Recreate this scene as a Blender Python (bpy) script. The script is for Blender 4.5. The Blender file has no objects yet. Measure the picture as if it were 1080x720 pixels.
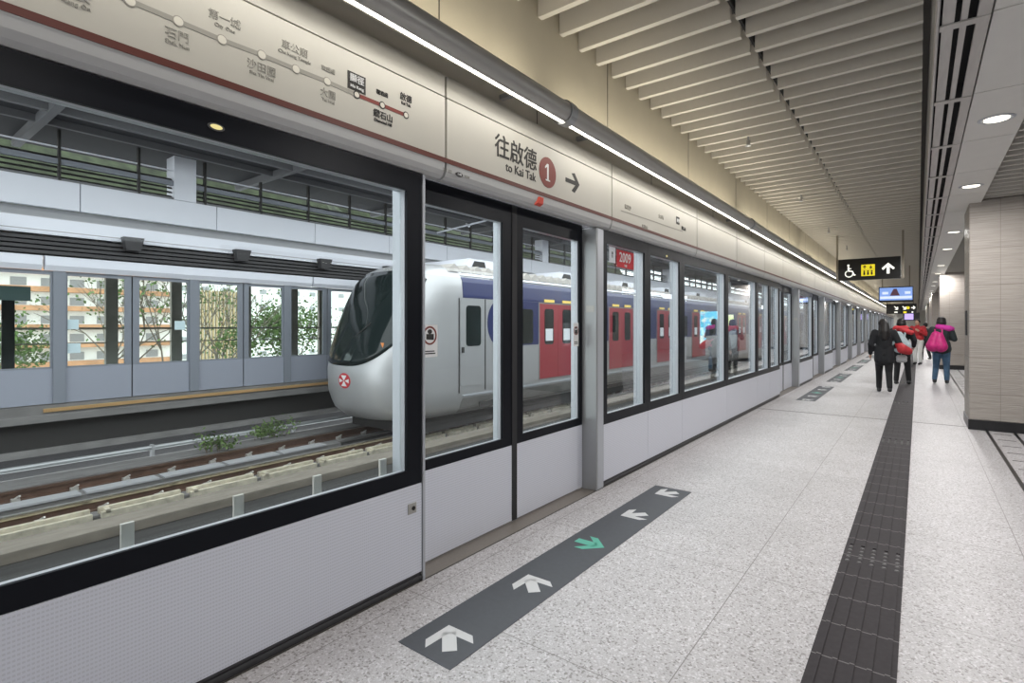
import bpy, bmesh, math, random
from mathutils import Vector, Matrix
random.seed(7)
C = bpy.context.scene.collection
PI = math.pi
# ------------------------------------------------------------------ camera numbers
F = 560.0; A = math.atan2(428.5, F); ca, sa = math.cos(A), math.sin(A); H = 1.5
U0, V0 = 540.0, 343.0
def Yat(u, X):
    t = (u - U0) / F
    return -X * (ca + t * sa) / (sa - t * ca)
def Zat(u, v, X, Y=None):
    if Y is None: Y = Yat(u, X)
    d = -X * sa + Y * ca
    return H - (v - V0) * d / F
# ------------------------------------------------------------------ materials
def mat(name, col, rough=.5, metal=0, emit=None, estr=0, var=0, vscale=5, bump=0, bscale=40, spec=.5, stretch=None):
    m = bpy.data.materials.new(name); m.use_nodes = True
    nt = m.node_tree; b = nt.nodes['Principled BSDF']
    b.inputs['Base Color'].default_value = (*col, 1); b.inputs['Roughness'].default_value = rough
    b.inputs['Metallic'].default_value = metal; b.inputs['Specular IOR Level'].default_value = spec
    if emit: b.inputs['Emission Color'].default_value = (*emit, 1); b.inputs['Emission Strength'].default_value = estr
    tc = nt.nodes.new('ShaderNodeTexCoord'); src = tc.outputs['Object']
    if stretch:
        mp = nt.nodes.new('ShaderNodeMapping'); mp.inputs['Scale'].default_value = stretch
        nt.links.new(src, mp.inputs['Vector']); src = mp.outputs['Vector']
    if var:
        n = nt.nodes.new('ShaderNodeTexNoise'); n.inputs['Scale'].default_value = vscale; n.inputs['Detail'].default_value = 6
        nt.links.new(src, n.inputs['Vector'])
        r = nt.nodes.new('ShaderNodeMapRange'); r.inputs['From Min'].default_value = .3; r.inputs['From Max'].default_value = .7
        r.inputs['To Min'].default_value = 1 - var; r.inputs['To Max'].default_value = 1 + var
        nt.links.new(n.outputs['Fac'], r.inputs['Value'])
        mx = nt.nodes.new('ShaderNodeMix'); mx.data_type = 'RGBA'; mx.blend_type = 'MULTIPLY'; mx.inputs['Factor'].default_value = 1
        mx.inputs['A'].default_value = (*col, 1); nt.links.new(r.outputs['Result'], mx.inputs['B'])
        nt.links.new(mx.outputs['Result'], b.inputs['Base Color'])
    if bump:
        n = nt.nodes.new('ShaderNodeTexNoise'); n.inputs['Scale'].default_value = bscale; nt.links.new(src, n.inputs['Vector'])
        bp = nt.nodes.new('ShaderNodeBump'); bp.inputs['Strength'].default_value = bump; bp.inputs['Distance'].default_value = .01
        nt.links.new(n.outputs['Fac'], bp.inputs['Height']); nt.links.new(bp.outputs['Normal'], b.inputs['Normal'])
    return m
class NG:
    """small node helper"""
    def __init__(s, m): s.nt = m.node_tree; s.b = s.nt.nodes['Principled BSDF']
    def n(s, t, **k):
        x = s.nt.nodes.new(t)
        for a, v in k.items(): setattr(x, a, v)
        return x
    def l(s, a, b): s.nt.links.new(a, b)
    def math(s, op, a, b=None, c=None):
        x = s.n('ShaderNodeMath', operation=op)
        for i, v in enumerate((a, b, c)):
            if v is None: continue
            if isinstance(v, (int, float)): x.inputs[i].default_value = v
            else: s.l(v, x.inputs[i])
        return x.outputs[0]
    def mix(s, f, a, b):
        x = s.n('ShaderNodeMix', data_type='RGBA')
        for nm, v in (('Factor', f), ('A', a), ('B', b)):
            if isinstance(v, (int, float)): x.inputs[nm].default_value = v
            elif isinstance(v, tuple): x.inputs[nm].default_value = (*v, 1)
            else: s.l(v, x.inputs[nm])
        return x.outputs['Result']
def glass_mat(name, tint=(.93, .96, .95), extra=0.0):
    m = bpy.data.materials.new(name); m.use_nodes = True; nt = m.node_tree; nt.nodes.clear()
    o = nt.nodes.new('ShaderNodeOutputMaterial'); mx = nt.nodes.new('ShaderNodeMixShader')
    tr = nt.nodes.new('ShaderNodeBsdfTransparent'); tr.inputs[0].default_value = (*tint, 1)
    gl = nt.nodes.new('ShaderNodeBsdfGlossy'); gl.inputs['Roughness'].default_value = .0; gl.inputs['Color'].default_value = (.95, .97, 1, 1)
    lw = nt.nodes.new('ShaderNodeLayerWeight'); lw.inputs['Blend'].default_value = .5
    p = nt.nodes.new('ShaderNodeMath'); p.operation = 'POWER'; p.inputs[1].default_value = 3.3
    a = nt.nodes.new('ShaderNodeMath'); a.operation = 'MULTIPLY_ADD'; a.inputs[1].default_value = .95; a.inputs[2].default_value = .012 + extra
    nt.links.new(lw.outputs['Facing'], p.inputs[0]); nt.links.new(p.outputs[0], a.inputs[0]); nt.links.new(a.outputs[0], mx.inputs[0])
    nt.links.new(tr.outputs[0], mx.inputs[1]); nt.links.new(gl.outputs[0], mx.inputs[2]); nt.links.new(mx.outputs[0], o.inputs[0])
    return m
M = {}
M['cream'] = mat('cream_panel_paint', (.51, .49, .435), .42, var=.03, vscale=2)
M['lip'] = mat('pale_lip_paint', (.50, .50, .495), .35)
M['stripe'] = mat('maroon_stripe', (.11, .024, .015), .4)
M['seam'] = mat('dark_seam', (.05, .045, .04), .6)
M['black'] = mat('black_gloss_frame', (.008, .009, .013), .35, spec=.12)
M['black_matt'] = mat('black_matt', (.015, .015, .017), .6)
M['alu'] = mat('pale_aluminium', (.46, .48, .52), .35, .25)
M['alu_dark'] = mat('grey_aluminium', (.36, .37, .38), .4, .4)
M['steel'] = mat('brushed_steel', (.42, .41, .385), .38, .35, var=.08, vscale=4, stretch=(1, .3, 8))
M['skirt'] = mat('dark_metal_skirting', (.085, .085, .09), .4, .5)
M['sill'] = mat('threshold_metal', (.25, .225, .20), .45, .3, var=.06, vscale=60)
M['bulkhead'] = mat('buff_bulkhead', (.50, .46, .37), .6, var=.04, vscale=3)
M['bulk_recess'] = mat('grey_recess_board', (.6, .57, .5), .6)  # one even tone, lighter than the bulkhead
M['baffle'] = mat('baffle_paint', (.58, .55, .50), .55)
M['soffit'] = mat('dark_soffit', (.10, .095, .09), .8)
M['ceil_panel'] = mat('ceiling_panel_paint', (.70, .685, .65), .5, var=.02)
M['diff'] = mat('diffuser_metal', (.50, .48, .46), .4, .3, var=.08, vscale=8, stretch=(4, .5, 4))
M['darkgap'] = mat('dark_gap', (.02, .02, .02), .8)
M['lamp'] = mat('lamp_diffuser', (1, 1, 1), .4, emit=(1, .95, .82), estr=9)
M['lamp_warm'] = mat('downlight_lens', (1, 1, 1), .4, emit=(1, .93, .76), estr=2.2)
M['lamp_small'] = mat('status_lamp_lens', (.5, .45, .2), .4, emit=(1, .85, .35), estr=.5)
M['white'] = mat('white_paint', (.78, .78, .78), .5)
M['rmap_grey'] = mat('faded_grey_ink', (.30, .285, .25), .6)
M['faint'] = mat('faint_grey_lettering', (.36, .345, .305), .6)
M['rmap_light'] = mat('light_circle', (.66, .63, .55), .6)
M['ink'] = mat('black_ink', (.02, .018, .016), .6)
M['red'] = mat('route_red', (.19, .028, .018), .5)
M['bright_red'] = mat('orange_red_flag', (.62, .06, .03), .45)
M['sticker'] = mat('floor_vinyl_grey', (.062, .066, .078), .55, var=.06, vscale=30)
M['arrow_w'] = mat('arrow_vinyl_white', (.60, .60, .61), .5)
M['arrow_g'] = mat('arrow_vinyl_green', (.10, .42, .32), .5)
M['tact_gap'] = mat('tactile_joint', (.13, .125, .125), .6)
M['glass'] = glass_mat('screen_glass')
M['glass_far'] = glass_mat('far_screen_glass', (.88, .93, .92))
M['track'] = mat('dark_trackbed', (.03, .028, .027), .85, var=.35, vscale=3, bump=.4, stretch=(3, .25, 1))
M['conc'] = mat('warm_concrete', (.18, .158, .132), .85, var=.2, vscale=6, stretch=(2, .4, 1))
M['conc_grey'] = mat('grey_concrete', (.17, .163, .16), .85, var=.2, vscale=5, stretch=(2, .4, 1))
M['cover'] = mat('pale_rail_cover', (.62, .57, .46), .35, .4, var=.25, vscale=8)
M['rail'] = mat('rail_steel', (.16, .10, .075), .4, .6, var=.2)
M['rail_top'] = mat('polished_rail_head', (.62, .55, .42), .22, .9)
M['clip'] = mat('rail_clip_metal', (.55, .53, .50), .4, .5)
M['yellow'] = mat('yellow_edge', (.42, .31, .13), .6)
M['far_panel'] = mat('far_panel_paint', (.28, .295, .35), .45)
M['far_frame'] = mat('far_frame_paint', (.20, .215, .25), .45)
M['far_white'] = mat('white_cladding', (.72, .73, .80), .5)
M['pipe'] = mat('dark_cable_duct', (.05, .047, .05), .6)
M['mid_grey'] = mat('mid_grey_metal', (.32, .32, .33), .6)
M['silver'] = mat('train_silver', (.44, .44, .45), .33, .35, var=.03, vscale=1.5)
M['silver_dull'] = mat('train_grey_skirt', (.25, .245, .24), .5, .2, var=.12, vscale=2)
M['blue'] = mat('train_blue', (.016, .024, .105), .35)
M['tred'] = mat('train_red', (.30, .022, .036), .4)
M['tglass'] = mat('train_window_glass', (.012, .018, .018), .08, spec=.35)
M['tlamp'] = mat('door_lamp_amber', (.7, .5, .12), .4, emit=(1, .75, .2), estr=.4)
M['roof_kit'] = mat('roof_unit_grey', (.48, .45, .42), .6, var=.1)
M['paper'] = mat('notice_paper', (.75, .78, .82), .6)
M['under'] = mat('underframe_dark', (.03, .028, .027), .7)
M['tile_joint'] = mat('pillar_base_black', (.015, .015, .017), .3)
M['brick_or'] = mat('orange_brown_band', (.46, .24, .13), .8, var=.25, vscale=.8)
M['bld_white'] = mat('white_facade', (.85, .84, .82), .8, var=.06, vscale=.5)
M['bld_tan'] = mat('tan_timber', (.50, .38, .22), .8)
M['brown_col'] = mat('brown_grey_column', (.42, .37, .33), .7, var=.1)
M['leaf'] = mat('leaf_green', (.10, .16, .045), .7, var=.4, vscale=3)
M['leaf_dark'] = mat('hillside_green', (.022, .030, .013), .9, var=.6, vscale=.25)
M['bark'] = mat('bark', (.16, .13, .10), .9)
M['tracks_roof'] = mat('dark_roof_sheet', (.04, .04, .045), .8)
M['beam'] = mat('roof_beam_grey', (.16, .16, .17), .6)
M['sign_black'] = mat('sign_black', (.008, .008, .008), .35)
M['sign_white'] = mat('sign_white', (.9, .9, .85), .5, emit=(1, 1, .9), estr=.7)
M['sign_yellow'] = mat('sign_yellow', (.75, .62, .02), .5, emit=(1, .8, .03), estr=.55)
M['screen'] = mat('display_blue', (.1, .15, .3), .3, emit=(.22, .36, .75), estr=.9)
M['screen_w'] = mat('display_white', (.3, .3, .4), .3, emit=(.6, .7, .95), estr=1.0)
M['screen_d'] = mat('display_dark', (.05, .03, .06), .3, emit=(.14, .06, .08), estr=.5)
M['post'] = mat('sign_rod', (.30, .27, .22), .4, .4)
M['skin'] = mat('skin', (.52, .32, .23), .5)
M['hair'] = mat('black_hair', (.012, .010, .010), .45, bump=.5, bscale=90)
M['coat'] = mat('black_coat_cloth', (.014, .015, .018), .85, bump=.4, bscale=60)
M['trouser'] = mat('black_trousers', (.012, .012, .014), .85)
M['redcloth'] = mat('red_cloth', (.50, .03, .04), .7, var=.2, vscale=12)
M['pink'] = mat('magenta_nylon', (.60, .02, .20), .5, var=.15, vscale=14)
M['pinkscarf'] = mat('pink_knit', (.65, .05, .38), .9, bump=.6, bscale=60)
M['jeans'] = mat('blue_denim', (.06, .12, .20), .85, var=.25, vscale=9)
M['grey_cloth'] = mat('pale_grey_cloth', (.36, .43, .46), .8, var=.15, vscale=10)
M['green_cloth'] = mat('dark_green_cloth', (.025, .035, .038), .8)
M['white_cloth'] = mat('white_cloth', (.7, .7, .68), .8)
M['shoe'] = mat('dark_shoe', (.02, .02, .022), .6)
M['sole'] = mat('white_sole', (.6, .6, .6), .6)

# floor: terrazzo with tile joints
def floor_mat():
    m = mat('terrazzo_floor', (.5, .48, .48), .33); g = NG(m)
    tc = g.n('ShaderNodeTexCoord'); sp = g.n('ShaderNodeSeparateXYZ'); g.l(tc.outputs['Object'], sp.inputs[0])
    def joint(o, off, per, w):
        a = g.math('ADD', o, off); a = g.math('PINGPONG', a, per / 2); return g.math('LESS_THAN', a, w)
    jx = joint(sp.outputs[0], .924 + 1.374 * 10, 1.374, .0025); jy = joint(sp.outputs[1], -2.76 + 1.374 * 10, 1.374, .0025)
    j = g.math('MAXIMUM', jx, jy)
    v1 = g.n('ShaderNodeTexVoronoi'); v1.inputs['Scale'].default_value = 190; g.l(tc.outputs['Object'], v1.inputs['Vector'])
    v2 = g.n('ShaderNodeTexVoronoi'); v2.inputs['Scale'].default_value = 110; g.l(tc.outputs['Object'], v2.inputs['Vector'])
    s1 = g.n('ShaderNodeSeparateColor'); g.l(v1.outputs['Color'], s1.inputs[0])
    s2 = g.n('ShaderNodeSeparateColor'); g.l(v2.outputs['Color'], s2.inputs[0])
    c = g.mix(s1.outputs[0], (.40, .38, .388), (.545, .53, .545))
    c = g.mix(g.math('GREATER_THAN', s2.outputs[0], .86), c, (.27, .25, .25))
    c = g.mix(g.math('LESS_THAN', s2.outputs[1], .12), c, (.62, .60, .62))
    ns = g.n('ShaderNodeTexNoise'); ns.inputs['Scale'].default_value = 1.3; ns.inputs['Detail'].default_value = 4
    g.l(tc.outputs['Object'], ns.inputs['Vector'])
    mr = g.n('ShaderNodeMapRange'); mr.inputs['From Min'].default_value = .3; mr.inputs['From Max'].default_value = .7
    mr.inputs['To Min'].default_value = .9; mr.inputs['To Max'].default_value = 1.08; g.l(ns.outputs['Fac'], mr.inputs['Value'])
    mm = g.n('ShaderNodeMix', data_type='RGBA', blend_type='MULTIPLY'); mm.inputs['Factor'].default_value = 1
    g.l(c, mm.inputs['A']); g.l(mr.outputs['Result'], mm.inputs['B'])
    c = g.mix(j, mm.outputs['Result'], (.22, .20, .20))
    g.l(c, g.b.inputs['Base Color'])
    g.l(g.math('MULTIPLY_ADD', ns.outputs['Fac'], .2, .36), g.b.inputs['Roughness'])
    return m
M['floor'] = floor_mat()
def perf_mat():
    m = mat('perforated_white_metal', (.6, .6, .63), .42); g = NG(m)
    tc = g.n('ShaderNodeNewGeometry'); sp = g.n('ShaderNodeSeparateXYZ'); g.l(tc.outputs['Position'], sp.inputs[0])
    a = g.math('PINGPONG', sp.outputs[2], .008)     # rows
    row = g.math('LESS_THAN', a, .0035)
    b = g.math('PINGPONG', sp.outputs[1], .006); dot = g.math('LESS_THAN', b, .0042)
    f = g.math('MULTIPLY', row, dot)
    c = g.mix(f, (.69, .71, .79), (.59, .605, .67)); g.l(c, g.b.inputs['Base Color'])
    return m
M['perf'] = perf_mat()
def tactile_mat():
    m = mat('tactile_strip_tiles', (.06, .055, .058), .7, spec=.3); g = NG(m)
    tc = g.n('ShaderNodeNewGeometry'); sp = g.n('ShaderNodeSeparateXYZ'); g.l(tc.outputs['Position'], sp.inputs[0])
    a = g.math('PINGPONG', g.math('ADD', sp.outputs[1], 20.0), .165); j = g.math('LESS_THAN', a, .004)
    ns = g.n('ShaderNodeTexNoise'); ns.inputs['Scale'].default_value = 30; g.l(tc.outputs['Position'], ns.inputs['Vector'])
    c = g.mix(ns.outputs['Fac'], (.022, .018, .021), (.040, .034, .038)); c = g.mix(j, c, (.16, .15, .15))
    g.l(c, g.b.inputs['Base Color']); return m
M['tact'] = tactile_mat()
def stone_mat():
    m = mat('pillar_stone_tiles', (.4, .37, .34), .5); g = NG(m)
    tc = g.n('ShaderNodeNewGeometry'); sp = g.n('ShaderNodeSeparateXYZ'); g.l(tc.outputs['Position'], sp.inputs[0])
    h = g.math('ADD', sp.outputs[0], sp.outputs[1])
    jx = g.math('LESS_THAN', g.math('PINGPONG', g.math('ADD', h, .16), .2), .0022)
    jz = g.math('LESS_THAN', g.math('PINGPONG', sp.outputs[2], .26), .003)
    mp = g.n('ShaderNodeMapping'); mp.inputs['Scale'].default_value = (2, 2, 60); g.l(tc.outputs['Position'], mp.inputs['Vector'])
    ns = g.n('ShaderNodeTexNoise'); ns.inputs['Scale'].default_value = 1.5; ns.inputs['Detail'].default_value = 8; g.l(mp.outputs[0], ns.inputs['Vector'])
    c = g.mix(ns.outputs['Fac'], (.24, .215, .19), (.50, .455, .415))
    c = g.mix(g.math('MAXIMUM', jx, jz), c, (.20, .175, .15)); g.l(c, g.b.inputs['Base Color'])
    bp = g.n('ShaderNodeBump'); bp.inputs['Strength'].default_value = .5; bp.inputs['Distance'].default_value = .01
    g.l(ns.outputs['Fac'], bp.inputs['Height']); g.l(bp.outputs['Normal'], g.b.inputs['Normal']); return m
M['stone'] = stone_mat()

# ------------------------------------------------------------------ mesh helpers
class MB:
    def __init__(s): s.v = []; s.f = []
    def add(s, vs, fs):
        n = len(s.v); s.v += [tuple(v) for v in vs]; s.f += [tuple(i + n for i in f) for f in fs]; return s
    def box(s, x0, x1, y0, y1, z0, z1):
        x0, x1 = sorted((x0, x1)); y0, y1 = sorted((y0, y1)); z0, z1 = sorted((z0, z1))
        return s.add([(x0,y0,z0),(x1,y0,z0),(x1,y1,z0),(x0,y1,z0),(x0,y0,z1),(x1,y0,z1),(x1,y1,z1),(x0,y1,z1)],
                     [(0,3,2,1),(4,5,6,7),(0,1,5,4),(1,2,6,5),(2,3,7,6),(3,0,4,7)])
    def prism_y(s, pts, y0, y1):            # (x,z) outline extruded along y
        n = len(pts)
        return s.add([(x, y0, z) for x, z in pts] + [(x, y1, z) for x, z in pts],
                     [tuple(range(n)), tuple(range(2*n-1, n-1, -1))] + [(i, i+n, (i+1) % n + n, (i+1) % n) for i in range(n)])
    def prism_x(s, pts, x0, x1):            # (y,z)
        n = len(pts)
        return s.add([(x0, y, z) for y, z in pts] + [(x1, y, z) for y, z in pts],
                     [tuple(range(n-1, -1, -1)), tuple(range(n, 2*n))] + [(i, (i+1) % n, (i+1) % n + n, i+n) for i in range(n)])
    def prism_z(s, pts, z0, z1):
        n = len(pts)
        return s.add([(x, y, z0) for x, y in pts] + [(x, y, z1) for x, y in pts],
                     [tuple(range(n-1, -1, -1)), tuple(range(n, 2*n))] + [(i, (i+1) % n, (i+1) % n + n, i+n) for i in range(n)])
    def cyl(s, p0, p1, r0, r1=None, n=16, caps=True):
        r1 = r0 if r1 is None else r1
        p0, p1 = Vector(p0), Vector(p1); ax = (p1 - p0).normalized()
        a = ax.orthogonal().normalized(); b = ax.cross(a)
        vs = []
        for p, r in ((p0, r0), (p1, r1)):
            for i in range(n):
                t = 2*PI*i/n; vs.append(p + (a*math.cos(t) + b*math.sin(t)) * r)
        fs = [(i, (i+1) % n, (i+1) % n + n, i+n) for i in range(n)]
        if caps: fs += [tuple(range(n-1, -1, -1)), tuple(range(n, 2*n))]
        return s.add(vs, fs)
    def disc_x(s, x, y, z, ry, rz, th=.002, n=28, x1=None):
        return s.prism_x([(y + ry*math.cos(2*PI*i/n), z + rz*math.sin(2*PI*i/n)) for i in range(n)], x, x + th)
    def ring_x(s, x, y, z, ro, ri, th=.002, n=28):
        vs = []
        for r in (ro, ri):
            for xx in (x, x+th):
                for i in range(n): vs.append((xx, y + r*math.cos(2*PI*i/n), z + r*math.sin(2*PI*i/n)))
        fs = []
        for i in range(n):
            j = (i+1) % n
            fs += [(i, j, n+j, n+i), (2*n+i, 3*n+i, 3*n+j, 2*n+j), (n+i, n+j, 3*n+j, 3*n+i), (i, 2*n+i, 2*n+j, j)]
        return s.add(vs, fs)
    def ell(s, c, r, rot=None, nu=18, nv=12):
        vs = []; fs = []; c = Vector(c)
        R = rot if rot is not None else Matrix.Identity(3)
        for j in range(nv+1):
            p = PI*j/nv
            for i in range(nu):
                t = 2*PI*i/nu
                vs.append(c + R @ Vector((r[0]*math.sin(p)*math.cos(t), r[1]*math.sin(p)*math.sin(t), r[2]*math.cos(p))))
        for j in range(nv):
            for i in range(nu):
                k = (i+1) % nu; fs.append((j*nu+i, (j+1)*nu+i, (j+1)*nu+k, j*nu+k))
        return s.add(vs, fs)
    def cap(s, p0, r0, p1, r1):
        s.cyl(p0, p1, r0, r1, 14); s.ell(p0, (r0, r0, r0), None, 14, 8); s.ell(p1, (r1, r1, r1), None, 14, 8); return s
    def frame_x(s, x0, x1, y0, y1, z0, z1, l, r, b, t):   # rectangular ring facing x
        s.box(x0, x1, y0, y1, z0, z0+b); s.box(x0, x1, y0, y1, z1-t, z1)
        s.box(x0, x1, y0, y0+l, z0+b, z1-t); s.box(x0, x1, y1-r, y1, z0+b, z1-t); return s
    def build(s, name, m, parent=None, bevel=0, smooth=False, loc=None):
        me = bpy.data.meshes.new(name)
        o = Vector(loc) if loc is not None else (Vector(parent_origin(parent)) if parent else None)
        if o is None:
            xs = [v[0] for v in s.v]; ys = [v[1] for v in s.v]; zs = [v[2] for v in s.v]
            o = Vector(((min(xs)+max(xs))/2, (min(ys)+max(ys))/2, min(zs)))
        me.from_pydata([(v[0]-o.x, v[1]-o.y, v[2]-o.z) for v in s.v], [], s.f); me.materials.append(m)
        bm = bmesh.new(); bm.from_mesh(me); bmesh.ops.recalc_face_normals(bm, faces=bm.faces); bm.to_mesh(me); bm.free()
        ob = bpy.data.objects.new(name, me); C.objects.link(ob)
        if parent: ob.parent = parent
        else: ob.location = o
        if smooth:
            for p in me.polygons: p.use_smooth = True
        if bevel:
            b = ob.modifiers.new('bevel', 'BEVEL'); b.width = bevel; b.segments = 2; b.limit_method = 'ANGLE'
        return ob
def parent_origin(p):
    o = Vector((0, 0, 0))
    while p: o = o + p.location; p = p.parent
    return o
def tag(o, label=None, cat=None, group=None, kind=None):
    if label: o['label'] = label
    if cat: o['category'] = cat
    if group: o['group'] = group
    if kind: o['kind'] = kind
    return o
def thing(name, loc, label, cat, group=None, kind=None):
    o = bpy.data.objects.new(name, None); C.objects.link(o); o.location = loc; o.empty_display_size = .1
    return tag(o, label, cat, group, kind)
def struct(name, mb, m, bevel=0, label=None):
    o = mb.build(name, m, bevel=bevel); return tag(o, label or None, None, None, 'structure')
def copy_tree(o, loc=None, parent=None):
    c = o.copy(); C.objects.link(c)
    if parent: c.parent = parent
    if loc is not None: c.location = loc
    for ch in o.children: copy_tree(ch, None, c)
    return c
ORD = ['first','second','third','fourth','fifth','sixth','seventh','eighth','ninth','tenth','eleventh','twelfth','thirteenth','fourteenth',
       'fifteenth','sixteenth','seventeenth','eighteenth','nineteenth','twentieth','twenty-first','twenty-second','twenty-third','twenty-fourth',
       'twenty-fifth','twenty-sixth','twenty-seventh','twenty-eighth','twenty-ninth','thirtieth']
def nth(i): return ORD[i] if i < len(ORD) else ORD[-1]
RX = Matrix(((0, 0, 1), (1, 0, 0), (0, 1, 0)))     # text facing +x, reads along +y
RY = Matrix(((1, 0, 0), (0, 0, -1), (0, 1, 0)))    # text facing -y, reads along +x
RN = Matrix(((0, 0, -1), (-1, 0, 0), (0, 1, 0)))   # facing -x
def text_mb(body, size, pos, R, align='CENTER', xs=1, ys=1, thick=.0015, bold=0):
    cu = bpy.data.curves.new('lettering', 'FONT'); cu.body = body; cu.size = size; cu.align_x = align; cu.align_y = 'CENTER'
    cu.extrude = thick; cu.resolution_u = 3; cu.offset = bold
    o = bpy.data.objects.new('lettering', cu); C.objects.link(o)
    dg = bpy.context.evaluated_depsgraph_get(); dg.update()
    me = bpy.data.meshes.new_from_object(o.evaluated_get(dg))
    mb = MB(); p = Vector(pos)
    mb.v = [tuple(p + R @ Vector((v.co.x*xs, v.co.y*ys, v.co.z))) for v in me.vertices]
    mb.f = [tuple(q.vertices) for q in me.polygons]
    bpy.data.objects.remove(o); bpy.data.curves.remove(cu); bpy.data.meshes.remove(me)
    return mb

# ================================================================== SETTING
YE = 82.0
fl = MB().box(-2.32, 8.0, -12, YE, -.3, 0); struct('floor', fl, M['floor'])
o = struct('trim_1', MB().box(-2.62, -2.322, -3, YE, -.3, -.002), M['sill'])                  # door threshold strip
struct('trim_2', MB().box(-2.322, -2.312, -3, YE, -.02, .0012), M['seam'])
struct('wall_platform_face', MB().box(-2.62, -2.55, -3, YE, -1.25, -.31), M['conc_grey'])
# dark lines of the guidance path beside the pillars
struct('trim_3', MB().box(.755, .79, -1, YE, -.01, .004), M['tile_joint'])
struct('trim_4', MB().box(1.045, 1.08, -1, YE, -.01, .004), M['tile_joint'])
cross = MB()
for i in range(60): cross.box(.83, 1.005, .4 + i*.45, .414 + i*.45, -.005, .003)
struct('trim_5', cross, M['seam'])
struct('trim_6', MB().box(-2.3, 3, 10.32, 10.335, -.01, .002), M['seam'])
# tactile guidance strip
t = thing('tactile_strip', (-.232, 2, 0), 'dark grey ribbed tactile guiding strip running along the pale platform floor', 'tactile strip')
MB().box(-.392, -.072, 0, YE-2, -.01, .004).build('strip_base', M['tact'], t)
rb = MB()
for k in range(5):
    x = -.36 + k*.064
    y = 0.0
    while y < 60:
        L = 1.32 * 3
        rb.box(x-.010, x+.010, y, min(y+L-.02, 60), .004, .009); y += L + .33
tag(rb.build('ribs', M['tact'], t), kind='stuff')
st = MB(); y = 1.32*3
while y < 30:
    for a in range(5):
        for b in range(5):
            st.cyl((-.36 + a*.064, y + .03 + b*.064, .003), (-.36 + a*.064, y + .03 + b*.064, .009), .014, .010, 8)
    y += 1.32*3 + .33
tag(st.build('warning_studs', M['tact_gap'], t), kind='stuff')

# bulkhead wall above the screen, recessed strip
struct('wall_left', MB().box(-2.5, -2.30, -12, YE, 3.16, 4.3), M['bulkhead'])
struct('wall_left_recess', MB().box(-2.5, -2.315, -12, YE, 3.0, 3.165), M['bulk_recess'])
sm = MB()
yb = 2.28
for i in range(30): sm.box(-2.301, -2.298, yb-.004, yb+.004, 3.165, 4.25); yb += 2.19
struct('trim_7', sm, M['seam'])
sm = MB(); yb = 1.15
for i in range(30): sm.box(-2.316, -2.313, yb-.004, yb+.004, 3.02, 3.16); yb += 2.19
struct('trim_8', sm, M['seam'])
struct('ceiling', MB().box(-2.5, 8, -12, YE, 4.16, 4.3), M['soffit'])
struct('wall_right_blocker', MB().box(7.9, 8.0, -12, YE, 0, 3.2), M['mid_grey'])  # unseen, added to block bright sky from glass reflections; open above for light
struct('wall_near_blocker', MB().box(-2.5, 8, -12.2, -12, 0, 4.2), M['bulkhead'])  # unseen end wall added to keep light off the baffle faces
struct('wall_far', MB().box(-2.5, 8, YE-1, YE, 0, 4.2), M['cream'])

# ceiling baffles
P = .3043; Y0b = 3.35 - P
NB = {'left': 150, 'right': 120, 'side': 26}
banks = (('left', -2.295, -1.145, 3.84, 'long pale ceiling baffle hung crosswise in the left bank beside the buff bulkhead'),
         ('right', -1.105, .03, 3.84, 'long pale ceiling baffle hung crosswise in the right bank beside the slot diffuser'))
for key, x0, x1, z0, lab in banks:
    b0 = None; g = 'ceiling baffles of the %s bank' % key
    for i in range(NB[key]):
        y = Y0b + i*P
        if b0 is None:
            b0 = MB().box(x0, x1, y-.026, y+.026, z0, z0+.2).build('ceiling_baffle', M['baffle'])
            tag(b0, lab, 'ceiling baffle', g); o = b0
        else:
            o = b0.copy(); C.objects.link(o); o.location.y = y
    rest = MB(); i = NB[key]
    while Y0b + i*P < YE-1.5:
        y = Y0b + i*P; rest.box(x0, x1, y-.026, y+.026, z0, z0+.2); i += 1
    tag(rest.build('ceiling_baffles_distant', M['baffle']), 'distant ceiling baffles of the %s bank merging into fine lines' % key, 'ceiling baffle', None, 'stuff')
b0 = None
for i in range(NB['side']):
    y = 4.4 + i*.235
    if b0 is None:
        b0 = MB().box(.74, 3.4, y-.022, y+.022, 3.30, 3.42).build('ceiling_baffle', M['baffle'])
        tag(b0, 'low ceiling baffle hung crosswise right of the downlight panels, above the stone pillar', 'ceiling baffle', 'ceiling baffles right of the downlight panels')
    else:
        o = b0.copy(); C.objects.link(o); o.location.y = y
rest = MB()
for i in range(NB['side'], 200):
    y = 4.4 + i*.235; rest.box(.74, 3.4, y-.015, y+.015, 3.30, 3.42)
tag(rest.build('ceiling_baffles_distant', M['baffle']), 'distant low ceiling baffles beyond the near stone pillar', 'ceiling baffle', None, 'stuff')
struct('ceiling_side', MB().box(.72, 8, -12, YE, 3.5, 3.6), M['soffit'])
# carrier rail between banks
struct('trim_9', MB().box(-1.135, -1.115, 2, YE, 3.92, 4.16), M['darkgap'])
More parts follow.
